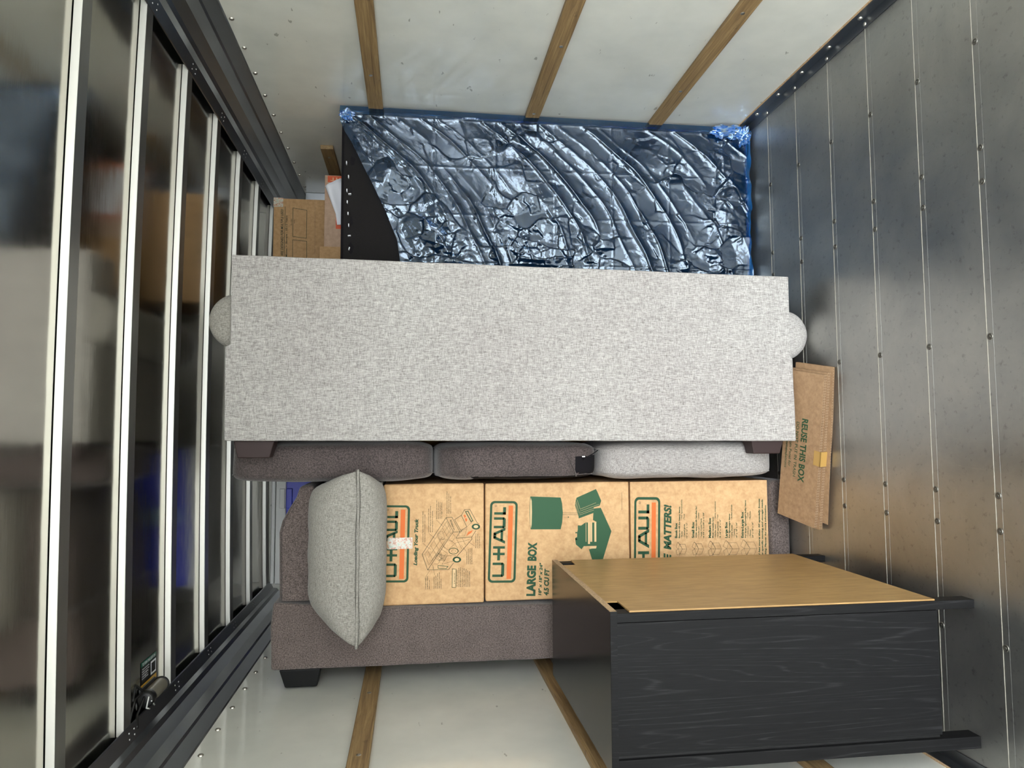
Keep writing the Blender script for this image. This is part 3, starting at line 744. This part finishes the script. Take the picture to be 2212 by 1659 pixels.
cov = mb.build('cover', [M['suede_dark'], M['black_cloth']], t)
MB().tube(seam_path(c, 0.70, 6, seed=4.0), 0.0026, 6, True).build('piping', M['suede_dark'], t)
MB().tube(seam_path(c, -0.80, 6, seed=4.0), 0.0026, 6, True).build('piping', M['suede_dark'], t)
zp = MB().box(-0.088, -0.083, yc0 - 0.005, yc0 - 0.001, 0.880, 0.892); zp.build('zip_pull', M['staple'], t, bevel=0.001)['label'] = 'small metal zip pull'
for q in ([(-0.050, 0.002, 1.405), (-0.075, -0.004, 1.392), (-0.11, -0.006, 1.375), (-0.14, -0.004, 1.352), (-0.160, 0.002, 1.335)], [(-0.045, 0.002, 0.965), (-0.07, -0.004, 0.955), (-0.10, -0.006, 0.940), (-0.13, -0.005, 0.925), (-0.160, 0.002, 0.915)]):
    MB().tube([(x_, yc0 + y_ - 0.0035, z_) for x_, y_, z_ in q], 0.0026, 6).build('seam', M['suede_dark'], cov)
MB().tube([(-0.098, yc0 + 0.001, 0.888), (-0.086, yc0, 0.868), (-0.074, yc0 + 0.002, 0.846), (-0.062, yc0 + 0.012, 0.826)], 0.002, 6).build('zip', M['black_cloth'], cov)
t, mb, c = cushion('seat_cushion', 'light grey linen cushion lowest in the column, above the flattened cardboard', -0.174, -0.030, yc0, yc1, 0.096, 0.812, M['linen'], 7, 0.08, 8.0)
cov = mb.build('cover', M['linen'], t)
MB().tube(seam_path(c, 0.66, 7, seed=8.0), 0.0024, 6, True).build('piping', M['linen'], t)
MB().tube(seam_path(c, -0.72, 7, seed=8.0), 0.0024, 6, True).build('piping', M['linen'], t)

# ================================================================ PILLOW
t = thing('throw_pillow', (-0.42, 2.78, 1.64), 'plump grey linen pillow wedged on top of the boxes', 'pillow')
def pillow():
    cx, cy, cz, hx, hy = -0.421, 2.80, 1.716, 0.300, 0.27
    N = 40; top = []; bot = []
    for i in range(N + 1):
        r1 = []; r2 = []
        for j in range(N + 1):
            a = -1 + 2 * i / N; c_ = -1 + 2 * j / N
            a = 0.65 * a + 0.35 * math.sin(a * math.pi / 2); c_ = 0.65 * c_ + 0.35 * math.sin(c_ * math.pi / 2)
            x = a * (1 - 0.075 * (1 - a * a) - 0.0) * 1.0; y = c_
            # edges pull inwards between pointed corners
            px = cx + hx * a * (1 - 0.10 * (1 - c_ * c_)); py = cy + hy * c_ * (1 - 0.10 * (1 - a * a))
            th = max(0.0, (1 - abs(a) ** (6.0 if a > 0 else 3.0))) ** 0.55 * max(0.0, (1 - abs(c_) ** 3.2)) ** 0.42
            w1 = noise.noise((a * 3, c_ * 3, 5.0)) * 0.012 * th
            r1.append((px, py, cz + 0.206 * th + w1)); r2.append((px, py, cz - 0.118 * th - w1 * 0.4))
        top.append(r1); bot.append(r2[::-1])
    def fit(p):
        x, y, z = p
        k = min(1.0, max(0.0, (y - 2.60) / 0.15))
        x = min(x, -0.178) * k + x * (1 - k) if x > -0.178 else x
        x = max(x, -0.640) * k + x * (1 - k) if x < -0.640 else x
        z = max(z, 1.643) * k + z * (1 - k) if z < 1.643 else z
        z = min(z, 1.884) * k + z * (1 - k) if z > 1.884 else z
        return (x, y, z)
    top = [[fit(p) for p in q] for q in top]; bot = [[fit(p) for p in q] for q in bot]
    # close the four borders: top and bottom share coordinates there
    mb = MB(); mb.grid(top, 0, True); mb.grid(bot, 0, True)
    edge = [(top[i][0]) for i in range(N + 1)] + [top[N][j] for j in range(1, N + 1)] + [top[i][N] for i in range(N - 1, -1, -1)] + [top[0][j] for j in range(N - 1, 0, -1)]
    return mb, edge
mb, edge = pillow(); cov = mb.build('cover', M['linen2'], t)
MB().tube(edge, 0.0045, 6, True).build('seam', M['linen2'], t)
M['seamshade'] = plain('seam_shade_grey', (88, 86, 80), 0.9)  # dark lines beside the pillow seam: the seam's shadow put into colour
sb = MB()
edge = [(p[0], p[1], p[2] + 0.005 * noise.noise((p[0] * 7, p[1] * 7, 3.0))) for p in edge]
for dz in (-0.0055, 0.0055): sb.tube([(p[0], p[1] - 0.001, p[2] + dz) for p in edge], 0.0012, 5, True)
sb.build('seam_shade', M['seamshade'], cov)
MB().box(-0.150, -0.132, 2.548, 2.556, 1.712, 1.720).build('zip_end', M['black'], t, bevel=0.001)['label'] = 'black zip end'

# ================================================================ DRESSER
t = thing('dresser', (-0.66, 2.19, 0), 'black wood-grain dresser with tan back panel on the left side floor', 'dresser')
xa, xb, ya, yb, zt = -0.856, -0.457, 1.81, 2.575, 1.030
b = MB().box(xa, xb + 0.004, ya - 0.002, yb, zt - 0.018, zt - 0.0006, 0)
b.box(xb + 0.004, xb + 0.005, ya - 0.002, yb, zt - 0.018, zt - 0.0006, 1)
b.box(xa, xb + 0.005, ya - 0.003, ya - 0.002, zt - 0.018, zt - 0.0006, 2)
b.box(xa, xb + 0.004, ya - 0.002, yb, zt - 0.0006, zt, 3)
b.build('top', [M['blackwood'], M['rawboard'], M['blackwood'], M['blacktop']], t)
zb = zt - 0.018
for y0, y1 in ((ya, ya + 0.018), (yb - 0.020, yb - 0.002)):
    MB().box(xa + 0.044, xb - 0.026, y0 + 0.002, y1, 0.112, zb).build('side_panel', M['blackwood'], t, bevel=0.0008)
for x0, x1 in ((xb - 0.0245, xb - 0.001), (xa + 0.002, xa + 0.034)):
    for y0, y1 in ((ya, ya + 0.045), (yb - 0.045, yb)):
        MB().box(x0, x1, y0, y1, 0, zb).build('leg', M['blackwood'], t, bevel=0.0012)
MB().box(xa + 0.034, xa + 0.044, ya + 0.012, ya + 0.018, 0.112, zb).build('filler_strip', M['black'], t)
# hardboard back with two notched top corners
bk = [(ya + 0.006, 0.115), (yb - 0.006, 0.106), (yb - 0.006, 0.960), (yb - 0.105, 0.968), (yb - 0.110, zb), (ya + 0.122, zb), (ya + 0.112, 0.975), (ya + 0.008, 0.974)]
bk = [(ya + 0.006, 0.115), (yb - 0.004, 0.106), (yb - 0.004, 0.962), (yb - 0.098, 0.966), (yb - 0.098, zb - 0.001), (ya + 0.118, zb - 0.001), (ya + 0.118, 0.976), (ya + 0.008, 0.976)]
MB().prism(bk[::-1], xb - 0.001, xb + 0.003, 'x').build('back_panel', M['masonite'], t)['label'] = 'tan hardboard back panel with notched corners'
b = MB().box(xa + 0.03, xb - 0.03, ya + 0.02, yb - 0.022, 0.115, 0.13)
b.build('bottom_panel', M['blackwood'], t)
for k in range(3):
    z0 = 0.15 + k * 0.285
    d_ = MB().box(xa + 0.004, xa + 0.022, ya + 0.05, yb - 0.05, z0, z0 + 0.27).build('drawer', M['blackwood'], t, bevel=0.001)
MB().box(xa + 0.04, xb - 0.03, ya + 0.03, ya + 0.04, 0.90, 0.945).build('drawer_runner', M['bowunder'], t)

# ================================================================ BOX SPRING IN BLUE FILM
t = thing('box_spring', (0.96, 3.15, 0), 'black box spring wrapped in blue plastic leaning upright at the right wall', 'mattress')
b = MB(); b.box(0.515, 1.383, 3.055, 3.235, 0.002, 1.838); b.build('frame', M['black_cloth'], t, bevel=0.01)
# sagging dust cover, seen where the film is pulled aside
def dust():
    rows = []
    for i in range(61):
        z = 1.826 - i * 0.0295
        row = []
        for j in range(41):
            x = 0.52 + j * 0.0213
            edge = min((1.826 - z) / 0.05, 1.0)
            d = 0.004 * (1 - edge) - 0.001
            sc = 0.010 * max(0, 1 - abs((1.826 - z) - 0.03) / 0.035) * (0.5 + 0.5 * math.cos(x * 2 * math.pi / 0.13))
            row.append((x, 3.052 - d + sc * 0.5 - 0.004 * noise.noise((x * 9, z * 5, 3)), z))
        rows.append(row)
    return MB().grid(rows[::-1], 0, True)
M['dustcover'] = NT('black_dust_cover')
f_ = M['dustcover'].noise(320, (1, 1, 1), 2); M['dustcover'].set(Base_Color=lin((26, 24, 24)), Roughness=0.85, Specular_IOR_Level=0.2); M['dustcover'].bump(f_, 0.4, 0.001); M['dustcover'] = M['dustcover'].m
dc = dust().build('dust_cover', M['dustcover'], t)
stp = MB().box(-0.006, 0.006, -0.003, 0.012, -0.0017, 0.0017).build('staple', M['paper'], dc, off=(0, 0, 0)); first = True
for x, z, r in ((1.155, 1.815, 0), (1.095, 1.806, 0), (1.035, 1.812, 0), (1.02, 1.80, 1.5), (0.985, 1.81, 0), (0.935, 1.806, 0), (0.885, 1.803, 0), (0.84, 1.80, 1.5), (0.785, 1.80, 0.3)):
    if first: stp.location = Vector((x, 3.037, z)) - parent_off(t); stp.rotation_euler = (0, r, 0); first = False
    else: inst(stp, dc, (x, 3.037, z), (0, r, 0))
# film
def filmmesh():
    bx = [(1.385, 1.845), (1.336, 1.843), (1.29, 1.824), (1.241, 1.794), (1.122, 1.735), (0.964, 1.656), (0.826, 1.60), (0.686, 1.58), (0.5, 1.575)]
    def bound(x):
        for (a, za), (c_, zc) in zip(bx, bx[1:]):
            if c_ <= x <= a: return zc + (za - zc) * (x - c_) / (a - c_)
        return bx[0][1] if x > bx[0][0] else bx[-1][1]
    PATCH = [(1.02, 0.87, 0.19, 0.20), (1.44, 0.84, 0.12, 0.15), (0.76, 0.80, 0.12, 0.10), (0.11, 1.02, 0.13, 0.22), (0.24, 0.76, 0.11, 0.09), (1.62, 1.05, 0.07, 0.12), (1.08, 1.28, 0.16, 0.05), (0.40, 1.18, 0.10, 0.05)]
    def facet(x, z, sc, mx, ax_, az_, mz, seed):
        q = Vector((x * sc + 0.35 * noise.noise((x * 9, z * 9, seed)), z * sc * 0.8, seed)); c = noise.voronoi(q)[1][0]
        return (mx + ax_ * 2 * noise.noise(c * 5.13)) * (x - c.x / sc) + (mz + az_ * 2 * noise.noise(c * 3.71 + Vector((4, 4, 4)))) * (z - c.y / (sc * 0.8))
    def p0(x, z): return (x * 8, z * 8, 1.5)
    ridges = [(1.835, 0.012, 0.006), (1.80, 0.016, 0.010), (1.72, 0.020, 0.012), (1.655, 0.016, 0.018), (1.60, 0.022, 0.010), (1.50, 0.018, 0.022), (1.43, 0.012, 0.010), (1.33, 0.020, 0.024), (1.24, 0.015, 0.012), (1.15, 0.020, 0.026), (1.06, 0.015, 0.010), (0.98, 0.022, 0.024), (0.90, 0.012, 0.012), (0.79, 0.020, 0.026), (0.72, 0.014, 0.010), (0.60, 0.020, 0.018), (0.48, 0.014, 0.014), (0.37, 0.020, 0.020), (0.24, 0.016, 0.012), (0.14, 0.018, 0.018)]
    NX, NZ = 220, 430; rows = []
    for i in range(NZ + 1):
        row = []
        for j in range(NX + 1):
            x = 0.51 + (1.408 - 0.51) * j / NX
            zt_ = bound(x); z = 0.012 + (zt_ - 0.012) * i / NZ
            d = 1.36 - x
            g = 0.62 * (1 - math.exp(-max(d, 0) / 0.40))
            wob = 0.020 * noise.noise((x * 5, z * 5, 2.0))
            wv = z + g + wob
            h = 0.0
            for w0, sg, am in ridges:
                e = abs(wv - w0) / (sg * 0.55)
                if e < 5: h += am * 0.72 * math.exp(-e) * max(0.0, 0.55 + 1.3 * noise.noise((x * 2.6, w0 * 9, 0.5)))
            # flat panels between folds tip at different angles
            h += 0.016 * noise.noise((wv * 3.0, d * 2.0, 7.0))
            p = Vector((x * 11, z * 8, 4.0))
            pm = 0.0
            for pz, px_, rz, rx in PATCH:
                e2 = ((z - pz) / rz) ** 2 + ((x - px_) / rx) ** 2
                if e2 < 6: pm = max(pm, math.exp(-e2 ** 1.5))
            pr = pm
            h += facet(x, z, 7.5, 0.23 * pr, 0.05 + 0.20 * pr, 0.05 + 0.20 * pr, -0.10 * pr, 2.0) + facet(x, z, 17.0, 0.0, 0.03 + 0.12 * pr, 0.03 + 0.12 * pr, 0.0, 6.0)
            pm = min(1.0, pm + max(0.0, noise.noise((x * 4.4, z * 4.0, 11.0)) * 1.4 - 0.1))
            q1 = Vector((x * 17 + 0.3 * noise.noise(p0(x, z)), z * 15, 3.0))
            vd = noise.voronoi(q1)[0]; vd2 = noise.voronoi(q1 * 2.4)[0]
            h += pm * (0.0035 * min(vd[1] - vd[0], 0.5) + 0.0020 * vd[0] + 0.0018 * min(vd2[1] - vd2[0], 0.5)) + (1 - pm) * 0.0008 * vd[0]
            h += pm * 1.5 * (0.0030 * abs(noise.noise(p)) + 0.0028 * abs(noise.noise(p * 2.3)) + 0.0022 * abs(noise.noise(p * 5.1))) + 0.002 * abs(noise.noise(p * 0.8))
            # fold creases from the packed sheet: a square lattice
            for q, per in ((z, 0.262), (x, 0.21)):
                e = abs(((q / per) % 1) - 0.5) * per
                h += 0.0018 * math.exp(-(e / 0.004) ** 2)
            lip = max(0.0, 1 - (zt_ - z) / 0.035); h += 0.006 * lip
            fall = min(1.0, (1.408 - x) / 0.03); h = max(h, -0.006)
            y = 3.042 - 0.010 - h * fall + 0.012 * (1 - fall)
            row.append((x, y, z))
        rows.append(row)
    return MB().grid(rows, 0, True)
fo = filmmesh().build('plastic_film', M['film'], t); fo['label'] = 'thin blue plastic film with silvery wrinkles'
# loose flap standing past the wall-side edge and the floor-side edge
def flap(path, out, name, seed, wid):
    rows = []
    for i, p in enumerate(path):
        r = []
        for k in range(9):
            q = Vector(p) + Vector(out) * (k / 8 * wid)
            q += noise.noise_vector(Vector((i * 0.35, k * 0.35, seed))) * 0.012 * (k / 8)
            r.append(q)
        rows.append(r)
    return MB().grid(rows, 0, True).build(name, M['film_bunched'], t)
flap([(1.386, 3.05, 1.85 - 0.03 * i) for i in range(61)], (0.30, 0.80, 0), 'plastic_film', 2.0, 0.022)
flap([(0.52 + 0.0215 * i, 3.046, 0.020) for i in range(41)], (0, -0.75, -0.12), 'plastic_film', 5.0, 0.055)
# bunched-up film at the low wall corner and the top corner
def bunch(cx, cy, cz, sx, sy, sz, seed):
    rows = []
    for i in range(15):
        r = []
        for k in range(26):
            a = 2 * math.pi * k / 26; ph = math.pi * i / 14
            rr_ = 0.72 + 0.5 * noise.noise((math.cos(a) * 2.1 + seed, math.sin(a) * 2.1, ph * 2.4))
            r.append((min(cx + sx * math.sin(ph) * math.cos(a) * rr_, 1.416), cy + sy * math.sin(ph) * math.sin(a) * rr_, max(cz + sz * math.cos(ph) * rr_, 0.003)))
        rows.append(r)
    return MB().grid(rows, 0, False, closeu=True).build('gathered_film', M['film_bunched'], t)
bunch(1.375, 3.02, 0.10, 0.045, 0.03, 0.10, 1.0); bunch(1.36, 3.015, 0.035, 0.055, 0.04, 0.035, 4.0); bunch(1.362, 3.03, 1.815, 0.03, 0.02, 0.035, 9.0)

# ================================================================ CARTONS BEHIND THE BOX SPRING
t = thing('wardrobe_carton', (0.92, 3.9, 0), 'tall brown carton with printed frames, at the back below the roof rail', 'box')
b = MB().box(0.66, 1.205, 3.70, 4.10, 0, 2.236, 0); st = len(b.f)
yF = 3.70
z6 = lambda x, y, d=0.001: (1.212 - (y - 454) / 8.73 * 0.00233, yF - d, 2.236 - (x - 90) / 8.73 * 0.00229)
for pts in ([(450, 660), (715, 695), (715, 1240), (455, 1215)], [(455, 1278), (722, 1300), (728, 1800), (462, 1790)]): stroke(b, [z6(*p) for p in pts], 0.0022, 1, True)
stroke(b, [z6(303, 645), z6(303, 1659)], 0.0022, 1)
def q6(s_, p0, p1, h, bold=0.02, sh=0.0):
    o = Vector(z6(*p0)); e = Vector(z6(*p1)); e1 = e - o; wd = e1.length; e1.normalize(); text(b, s_, o, e1, Vector((-e1.z, 0, e1.x)), h, wd, bold, 1, sh)
q6('BOXES ARE DESIGNED FOR MULTIPLE USES!', (285, 1780), (270, 690), 0.012, 0.02, 0.15); q6('Moving - 4 Moves  \u2022  Storage - 10-12 Years', (362, 1900), (348, 812), 0.0085, 0.02, 0.15)
q6('Place label', (432, 1000), (432, 875), 0.004); q6('here', (488, 960), (488, 890), 0.004)
flip_up(b, st); b.poly([z6(861, 480, 0.0015), z6(868, 480, 0.0015), z6(884, 1800, 0.0015), z6(877, 1800, 0.0015)], 2)
flip_up(b, st)
b.build('carton_body', [M['card_tan'], M['dkgreen'], M['card_old']], t, bevel=0.002)
MB().box(1.16, 1.2075, 3.698, 4.0, 2.19, 2.2375).build('tape', M['cleartape'], t)['label'] = 'clear packing tape at the top corner'

t = thing('flat_carton', (1.05, 3.5, 0), 'slim pink-brown carton with orange labels next to the black box spring', 'box')
b = MB().box(0.86, 1.246, 3.45, 3.53, 0, 1.954, 0); b.box(0.66, 0.885, 3.40, 3.45, 0, 1.968, 3); st = len(b.f)
for x0, x1, z0, z1 in ((1.212, 1.243, 1.80, 1.941), (0.985, 1.05, 1.80, 1.90)): b.poly([(x0, 3.449, z0), (x0, 3.449, z1), (x1, 3.449, z1), (x1, 3.449, z0)], 1)
text(b, 'SMALL', (1.219, 3.4484, 1.830), (0, 0, 1), (1, 0, 0), 0.016, 0.098, 0.012, 2)
flip_up(b, st)
b.build('carton_body', [M['card_pink'], M['redorange'], M['palecard'], M['card_tan']], t, bevel=0.0015)
b = MB(); pp = [(1.187, 1.951), (1.225, 1.895), (1.215, 1.86), (1.10, 1.84), (1.0, 1.86), (1.004, 1.893), (1.051, 1.899)]
pp3 = []
rows = []
for i in range(13):
    f = i / 12; r = []
    a = Vector((1.187, 1.951)).lerp(Vector((1.0, 1.893)), f) if f < 0 else None
    # left boundary of the sheet goes 1.187 -> 1.051 -> 1.004
    if f < 0.75: L = Vector((1.187, 1.951)).lerp(Vector((1.051, 1.899)), f / 0.75)
    else: L = Vector((1.051, 1.899)).lerp(Vector((1.000, 1.893)), (f - 0.75) / 0.25)
    Rr = Vector((1.232, 1.875)).lerp(Vector((1.008, 1.80)), f)
    for k in range(9):
        p = L.lerp(Rr, k / 8); r.append((p.x, 3.436 - 0.010 * math.sin(f * 3 + k * 0.5) - 0.004 * math.sin(k * 1.3), p.y))
    rows.append(r)
o = MB().grid(rows, 0, True).build('paper_sheet', M['paper'], off=(1.1, 3.43, 1.85)); sm = o.modifiers.new('thick', 'SOLIDIFY'); sm.thickness = 0.0006
tag(o, 'loose white paper sheet stuck on the slim carton', 'paper')

# ================================================================ COOLER FAR BEHIND
t = thing('shipping_carton', (-0.4, 3.95, 0), 'plain brown carton holding up the blue and white cooler', 'box')
MB().box(-0.74, 0.0, 3.70, 4.18, 0, 1.78).build('carton_body', M['card_tan'], t, bevel=0.002)
t = thing('cooler', (-0.4, 3.95, 1.78), 'blue cooler with white lid just under the roof, behind the brown couch', 'cooler')
b = MB().box(-0.72, -0.06, 3.72, 4.14, 1.78, 2.152)
for xg in (-0.52, -0.40, -0.315, -0.235, -0.15): b.box(xg - 0.003, xg + 0.003, 3.717, 3.72, 1.80, 2.10)
b.build('body', M['blue'], t, bevel=0.006)
b = MB().box(-0.73, -0.05, 3.705, 4.15, 2.152, 2.200); b.box(-0.73, -0.05, 3.712, 4.15, 2.204, 2.222); lid = b.build('lid', M['white'], t, bevel=0.004)
b = MB().box(-0.362, -0.264, 3.698, 3.706, 2.156, 2.182); b.build('latch', M['white'], lid, bevel=0.003)
MB().box(-0.362, -0.264, 3.708, 3.72, 2.122, 2.152).build('latch_seat', M['blue'], t, bevel=0.003)
MB().lathe([(0.05, 0), (0.048, 0.006), (0, 0.008)], (-0.385, 3.72, 2.045), (0, -1, 0), 24).build('badge', M['lightblue'], t)['label'] = 'round pale blue badge'
# ================================================================ FLATTENED BOXES ON THE FLOOR
A0 = Vector((-0.359, 2.562, 0)); B0 = Vector((0.23, 2.441, 0)); uu = (B0 - A0).normalized(); n0 = Vector((-uu.y, uu.x, 0))
def sheetobj(label, s0, s1, v0, v1, th, w0, w1, skew=0.0, mat='card_old', seed=1, words=False):
    """one folded-flat box: s along its long edge, v up the slope, w = height above the slope plane"""
    vv = n0 * math.cos(th) + Vector((0, 0, 1)) * math.sin(th); ww = uu.cross(vv)
    P = lambda s, v, w: A0 + uu * s + vv * v + ww * w
    b = MB(); 
    # two liners with fluting between them: the near edge shows the flutes
    n = 90; tk = (w1 - w0); lay = 2; hgt = tk / lay
    for L in range(lay):
        a0 = w0 + L * hgt; a1 = a0 + hgt; e = 0.0006
        b.hexa([P(s0, v0, a0), P(s1, v0 + skew, a0), P(s1, v1, a0), P(s0, v1, a0), P(s0, v0, a0 + e), P(s1, v0 + skew, a0 + e), P(s1, v1, a0 + e), P(s0, v1, a0 + e)])
        b.hexa([P(s0, v0, a1 - e), P(s1, v0 + skew, a1 - e), P(s1, v1, a1 - e), P(s0, v1, a1 - e), P(s0, v0, a1), P(s1, v0 + skew, a1), P(s1, v1, a1), P(s0, v1, a1)])
        rows = []
        for i in range(n * 2 + 1):
            s = s0 + (s1 - s0) * i / (n * 2); f = (s - s0) / (s1 - s0); h = a0 + e + (hgt - 2 * e) * (0.5 + 0.5 * math.sin(i * math.pi / 1.5))
            rows.append([P(s, v0 + skew * f + 0.0008, h), P(s, v1 - 0.001, h)])
        b.grid(rows, 1, True)
    st = len(b.f)
    if words:
        up = -vv; rd = -uu
        text(b, 'REUSE THIS BOX', P(0.409, 0.082, w1 + 0.0006), rd, up, 0.029, 0.245, 0.03, 2)
        text(b, 'DO NOT PUT IN TRASH', P(0.392, 0.110, w1 + 0.0006), rd, up, 0.014, 0.215, 0.01, 2)
        text(b, 'See Bottom Panel for', P(0.380, 0.138, w1 + 0.0006), rd, up, 0.013, 0.170, 0.006, 2)
        text(b, 'Recommendations', P(0.352, 0.158, w1 + 0.0006), rd, up, 0.013, 0.150, 0.006, 2)
        for i in range(st, len(b.f)):
            Q = [Vector(b.v[j]) for j in b.f[i][:3]]
            if (Q[1] - Q[0]).cross(Q[2] - Q[0]).dot(ww) < 0: b.f[i] = b.f[i][::-1]
    o = b.build('flattened_box', [M[mat], M['flute'], M['green']], off=tuple(P((s0 + s1) / 2, v0, w0)))
    tag(o, label, 'box', 'flattened cardboard boxes on the floor')
    return o, P
TH = math.radians(14)
sheetobj('flattened box lying on the metal floor at the bottom of its pile', 0.030, 0.615, -0.054, 0.170, math.radians(13.5), 0.0006, 0.0145, 0.037, 'card_old', 1)
sheetobj('flattened box second from the floor in its pile', 0.004, 0.594, -0.028, 0.172, TH, 0.0148, 0.0285, 0.019, 'card_old', 2)
o, P = sheetobj('flattened box printed REUSE THIS BOX on top of its pile', 0.008, 0.586, -0.018, 0.176, TH, 0.0290, 0.0430, 0.010, 'card_old', 3, True)
tb = MB(); off = Vector(o.location)
Q = lambda s_, v_, w_: P(s_, v_, w_)
tb.hexa([Q(0.245, -0.0225, 0.014), Q(0.300, -0.0225, 0.014), Q(0.300, -0.0165, 0.014), Q(0.245, -0.0165, 0.014), Q(0.245, -0.0225, 0.0442), Q(0.300, -0.0225, 0.0442), Q(0.300, -0.0165, 0.0442), Q(0.245, -0.0165, 0.0442)])
tb.hexa([Q(0.245, -0.0225, 0.0432), Q(0.300, -0.0225, 0.0432), Q(0.300, 0.012, 0.0432), Q(0.245, 0.012, 0.0432), Q(0.245, -0.0225, 0.0442), Q(0.300, -0.0225, 0.0442), Q(0.300, 0.012, 0.0442), Q(0.245, 0.012, 0.0442)])
tb.build('tape', M['tape'], o)['label'] = 'shiny gold packing tape'

# ================================================================ LAMP AND STICKER ON THE CEILING
t = thing('dome_lamp', (-0.80, 2.57, 2.35), 'small tubular black and clear lamp at the left roof rail', 'lamp')
ax = Vector((0.0, 1.0, 0)).normalized(); c0 = Vector((-0.814, 2.422, 2.345))
M['lens'] = plain('ribbed_lens', (120, 116, 104), 0.25)
b = MB(); prof = []
for k in range(41): prof.append((0.0225 + (0.0007 if k % 2 else 0), 0.012 + k * 0.0028))
b.lathe(prof, c0, ax, 24); b.build('lens', M['lens'], t)
for h0, h1 in ((-0.018, 0.014), (0.122, 0.134)):
    MB().lathe([(0, h0), (0.018, h0), (0.0255, h0 + 0.004), (0.0265, (h0 + h1) / 2), (0.0255, h1), (0, h1)], c0, ax, 24).build('end_cap', M['black'], t)
MB().box(-0.852, -0.790, 2.43, 2.56, 2.3665, 2.371).build('bracket', M['rail'], t, bevel=0.001)
for (p, q_, r_) in ((( -0.80, 2.410, 2.345), (-0.845, 2.365, 2.352), (-0.87, 2.335, 2.340)), ((-0.79, 2.415, 2.352), (-0.80, 2.375, 2.362), (-0.85, 2.345, 2.365)), ((-0.785, 2.405, 2.35), (-0.76, 2.385, 2.365), (-0.80, 2.355, 2.362))):
    MB().tube([Vector(p).lerp(Vector(q_), k / 5) for k in range(5)] + [Vector(q_).lerp(Vector(r_), k / 5) for k in range(6)], 0.004, 8).build('wire', M['black'], t)
for (p, q_) in (((-0.815, 2.405, 2.325), (-0.835, 2.425, 2.322)), ((-0.80, 2.397, 2.33), (-0.832, 2.387, 2.333)), ((-0.832, 2.390, 2.332), (-0.842, 2.413, 2.332))):
    MB().tube([p, q_], 0.0022, 6).build('cable_tie', M['white'], t)
# sticker
def zc(x): return ZC + crown(x) - 0.0012
b = MB()
sx0, sx1, sy0, sy1 = -0.800, -0.716, 2.452, 2.590
def spoly(x0, x1, y0, y1, mi, d=0.0):
    b.poly([(x0, y0, zc(x0) - d), (x1, y0, zc(x1) - d), (x1, y1, zc(x1) - d), (x0, y1, zc(x0) - d)], mi)
spoly(sx0 + 0.014, sx1 - 0.015, sy0, sy1, 0); spoly(sx1 - 0.015, sx1, sy0, sy1, 1); spoly(sx0, sx0 + 0.014, sy0, sy1, 2)
text(b, 'TO TURN THIS LIGHT ON', (sx1 - 0.0125, sy0 + 0.010, zc(sx1) - 0.0006), (0, 1, 0), (1, 0, 0), 0.0085, 0.115, 0.02, 3)
for k, s_ in enumerate(('Press and hold the', 'button on the lamp', 'until it lights,', 'press again to', 'turn it off when', 'done')):
    text(b, s_, (sx1 - 0.024 - k * 0.0075, sy0 + 0.008, zc(-0.75) - 0.0006), (0, 1, 0), (1, 0, 0), 0.0042, len(s_) * 0.0034, 0.03, 3)
text(b, 'Then your lights will time out', (sx0 + 0.004, sy0 + 0.018, zc(sx0) - 0.0006), (0, 1, 0), (1, 0, 0), 0.0055, 0.100, 0.02, 0)
spoly(-0.778, -0.736, 2.535, 2.583, 3, 0.0006); spoly(-0.772, -0.742, 2.541, 2.577, 0, 0.0010)
for i in range(len(b.f)):
    Q = [Vector(b.v[j]) for j in b.f[i][:3]]
    if (Q[1] - Q[0]).cross(Q[2] - Q[0]).z > 0: b.f[i] = b.f[i][::-1]
o = b.build('instruction_sticker', [M['black'], M['stickergreen'], M['yellow'], M['paper']], off=(-0.758, 2.52, zc(-0.758)))
tag(o, 'black sticker with green and yellow bands on the roof above the lamp', 'sticker')
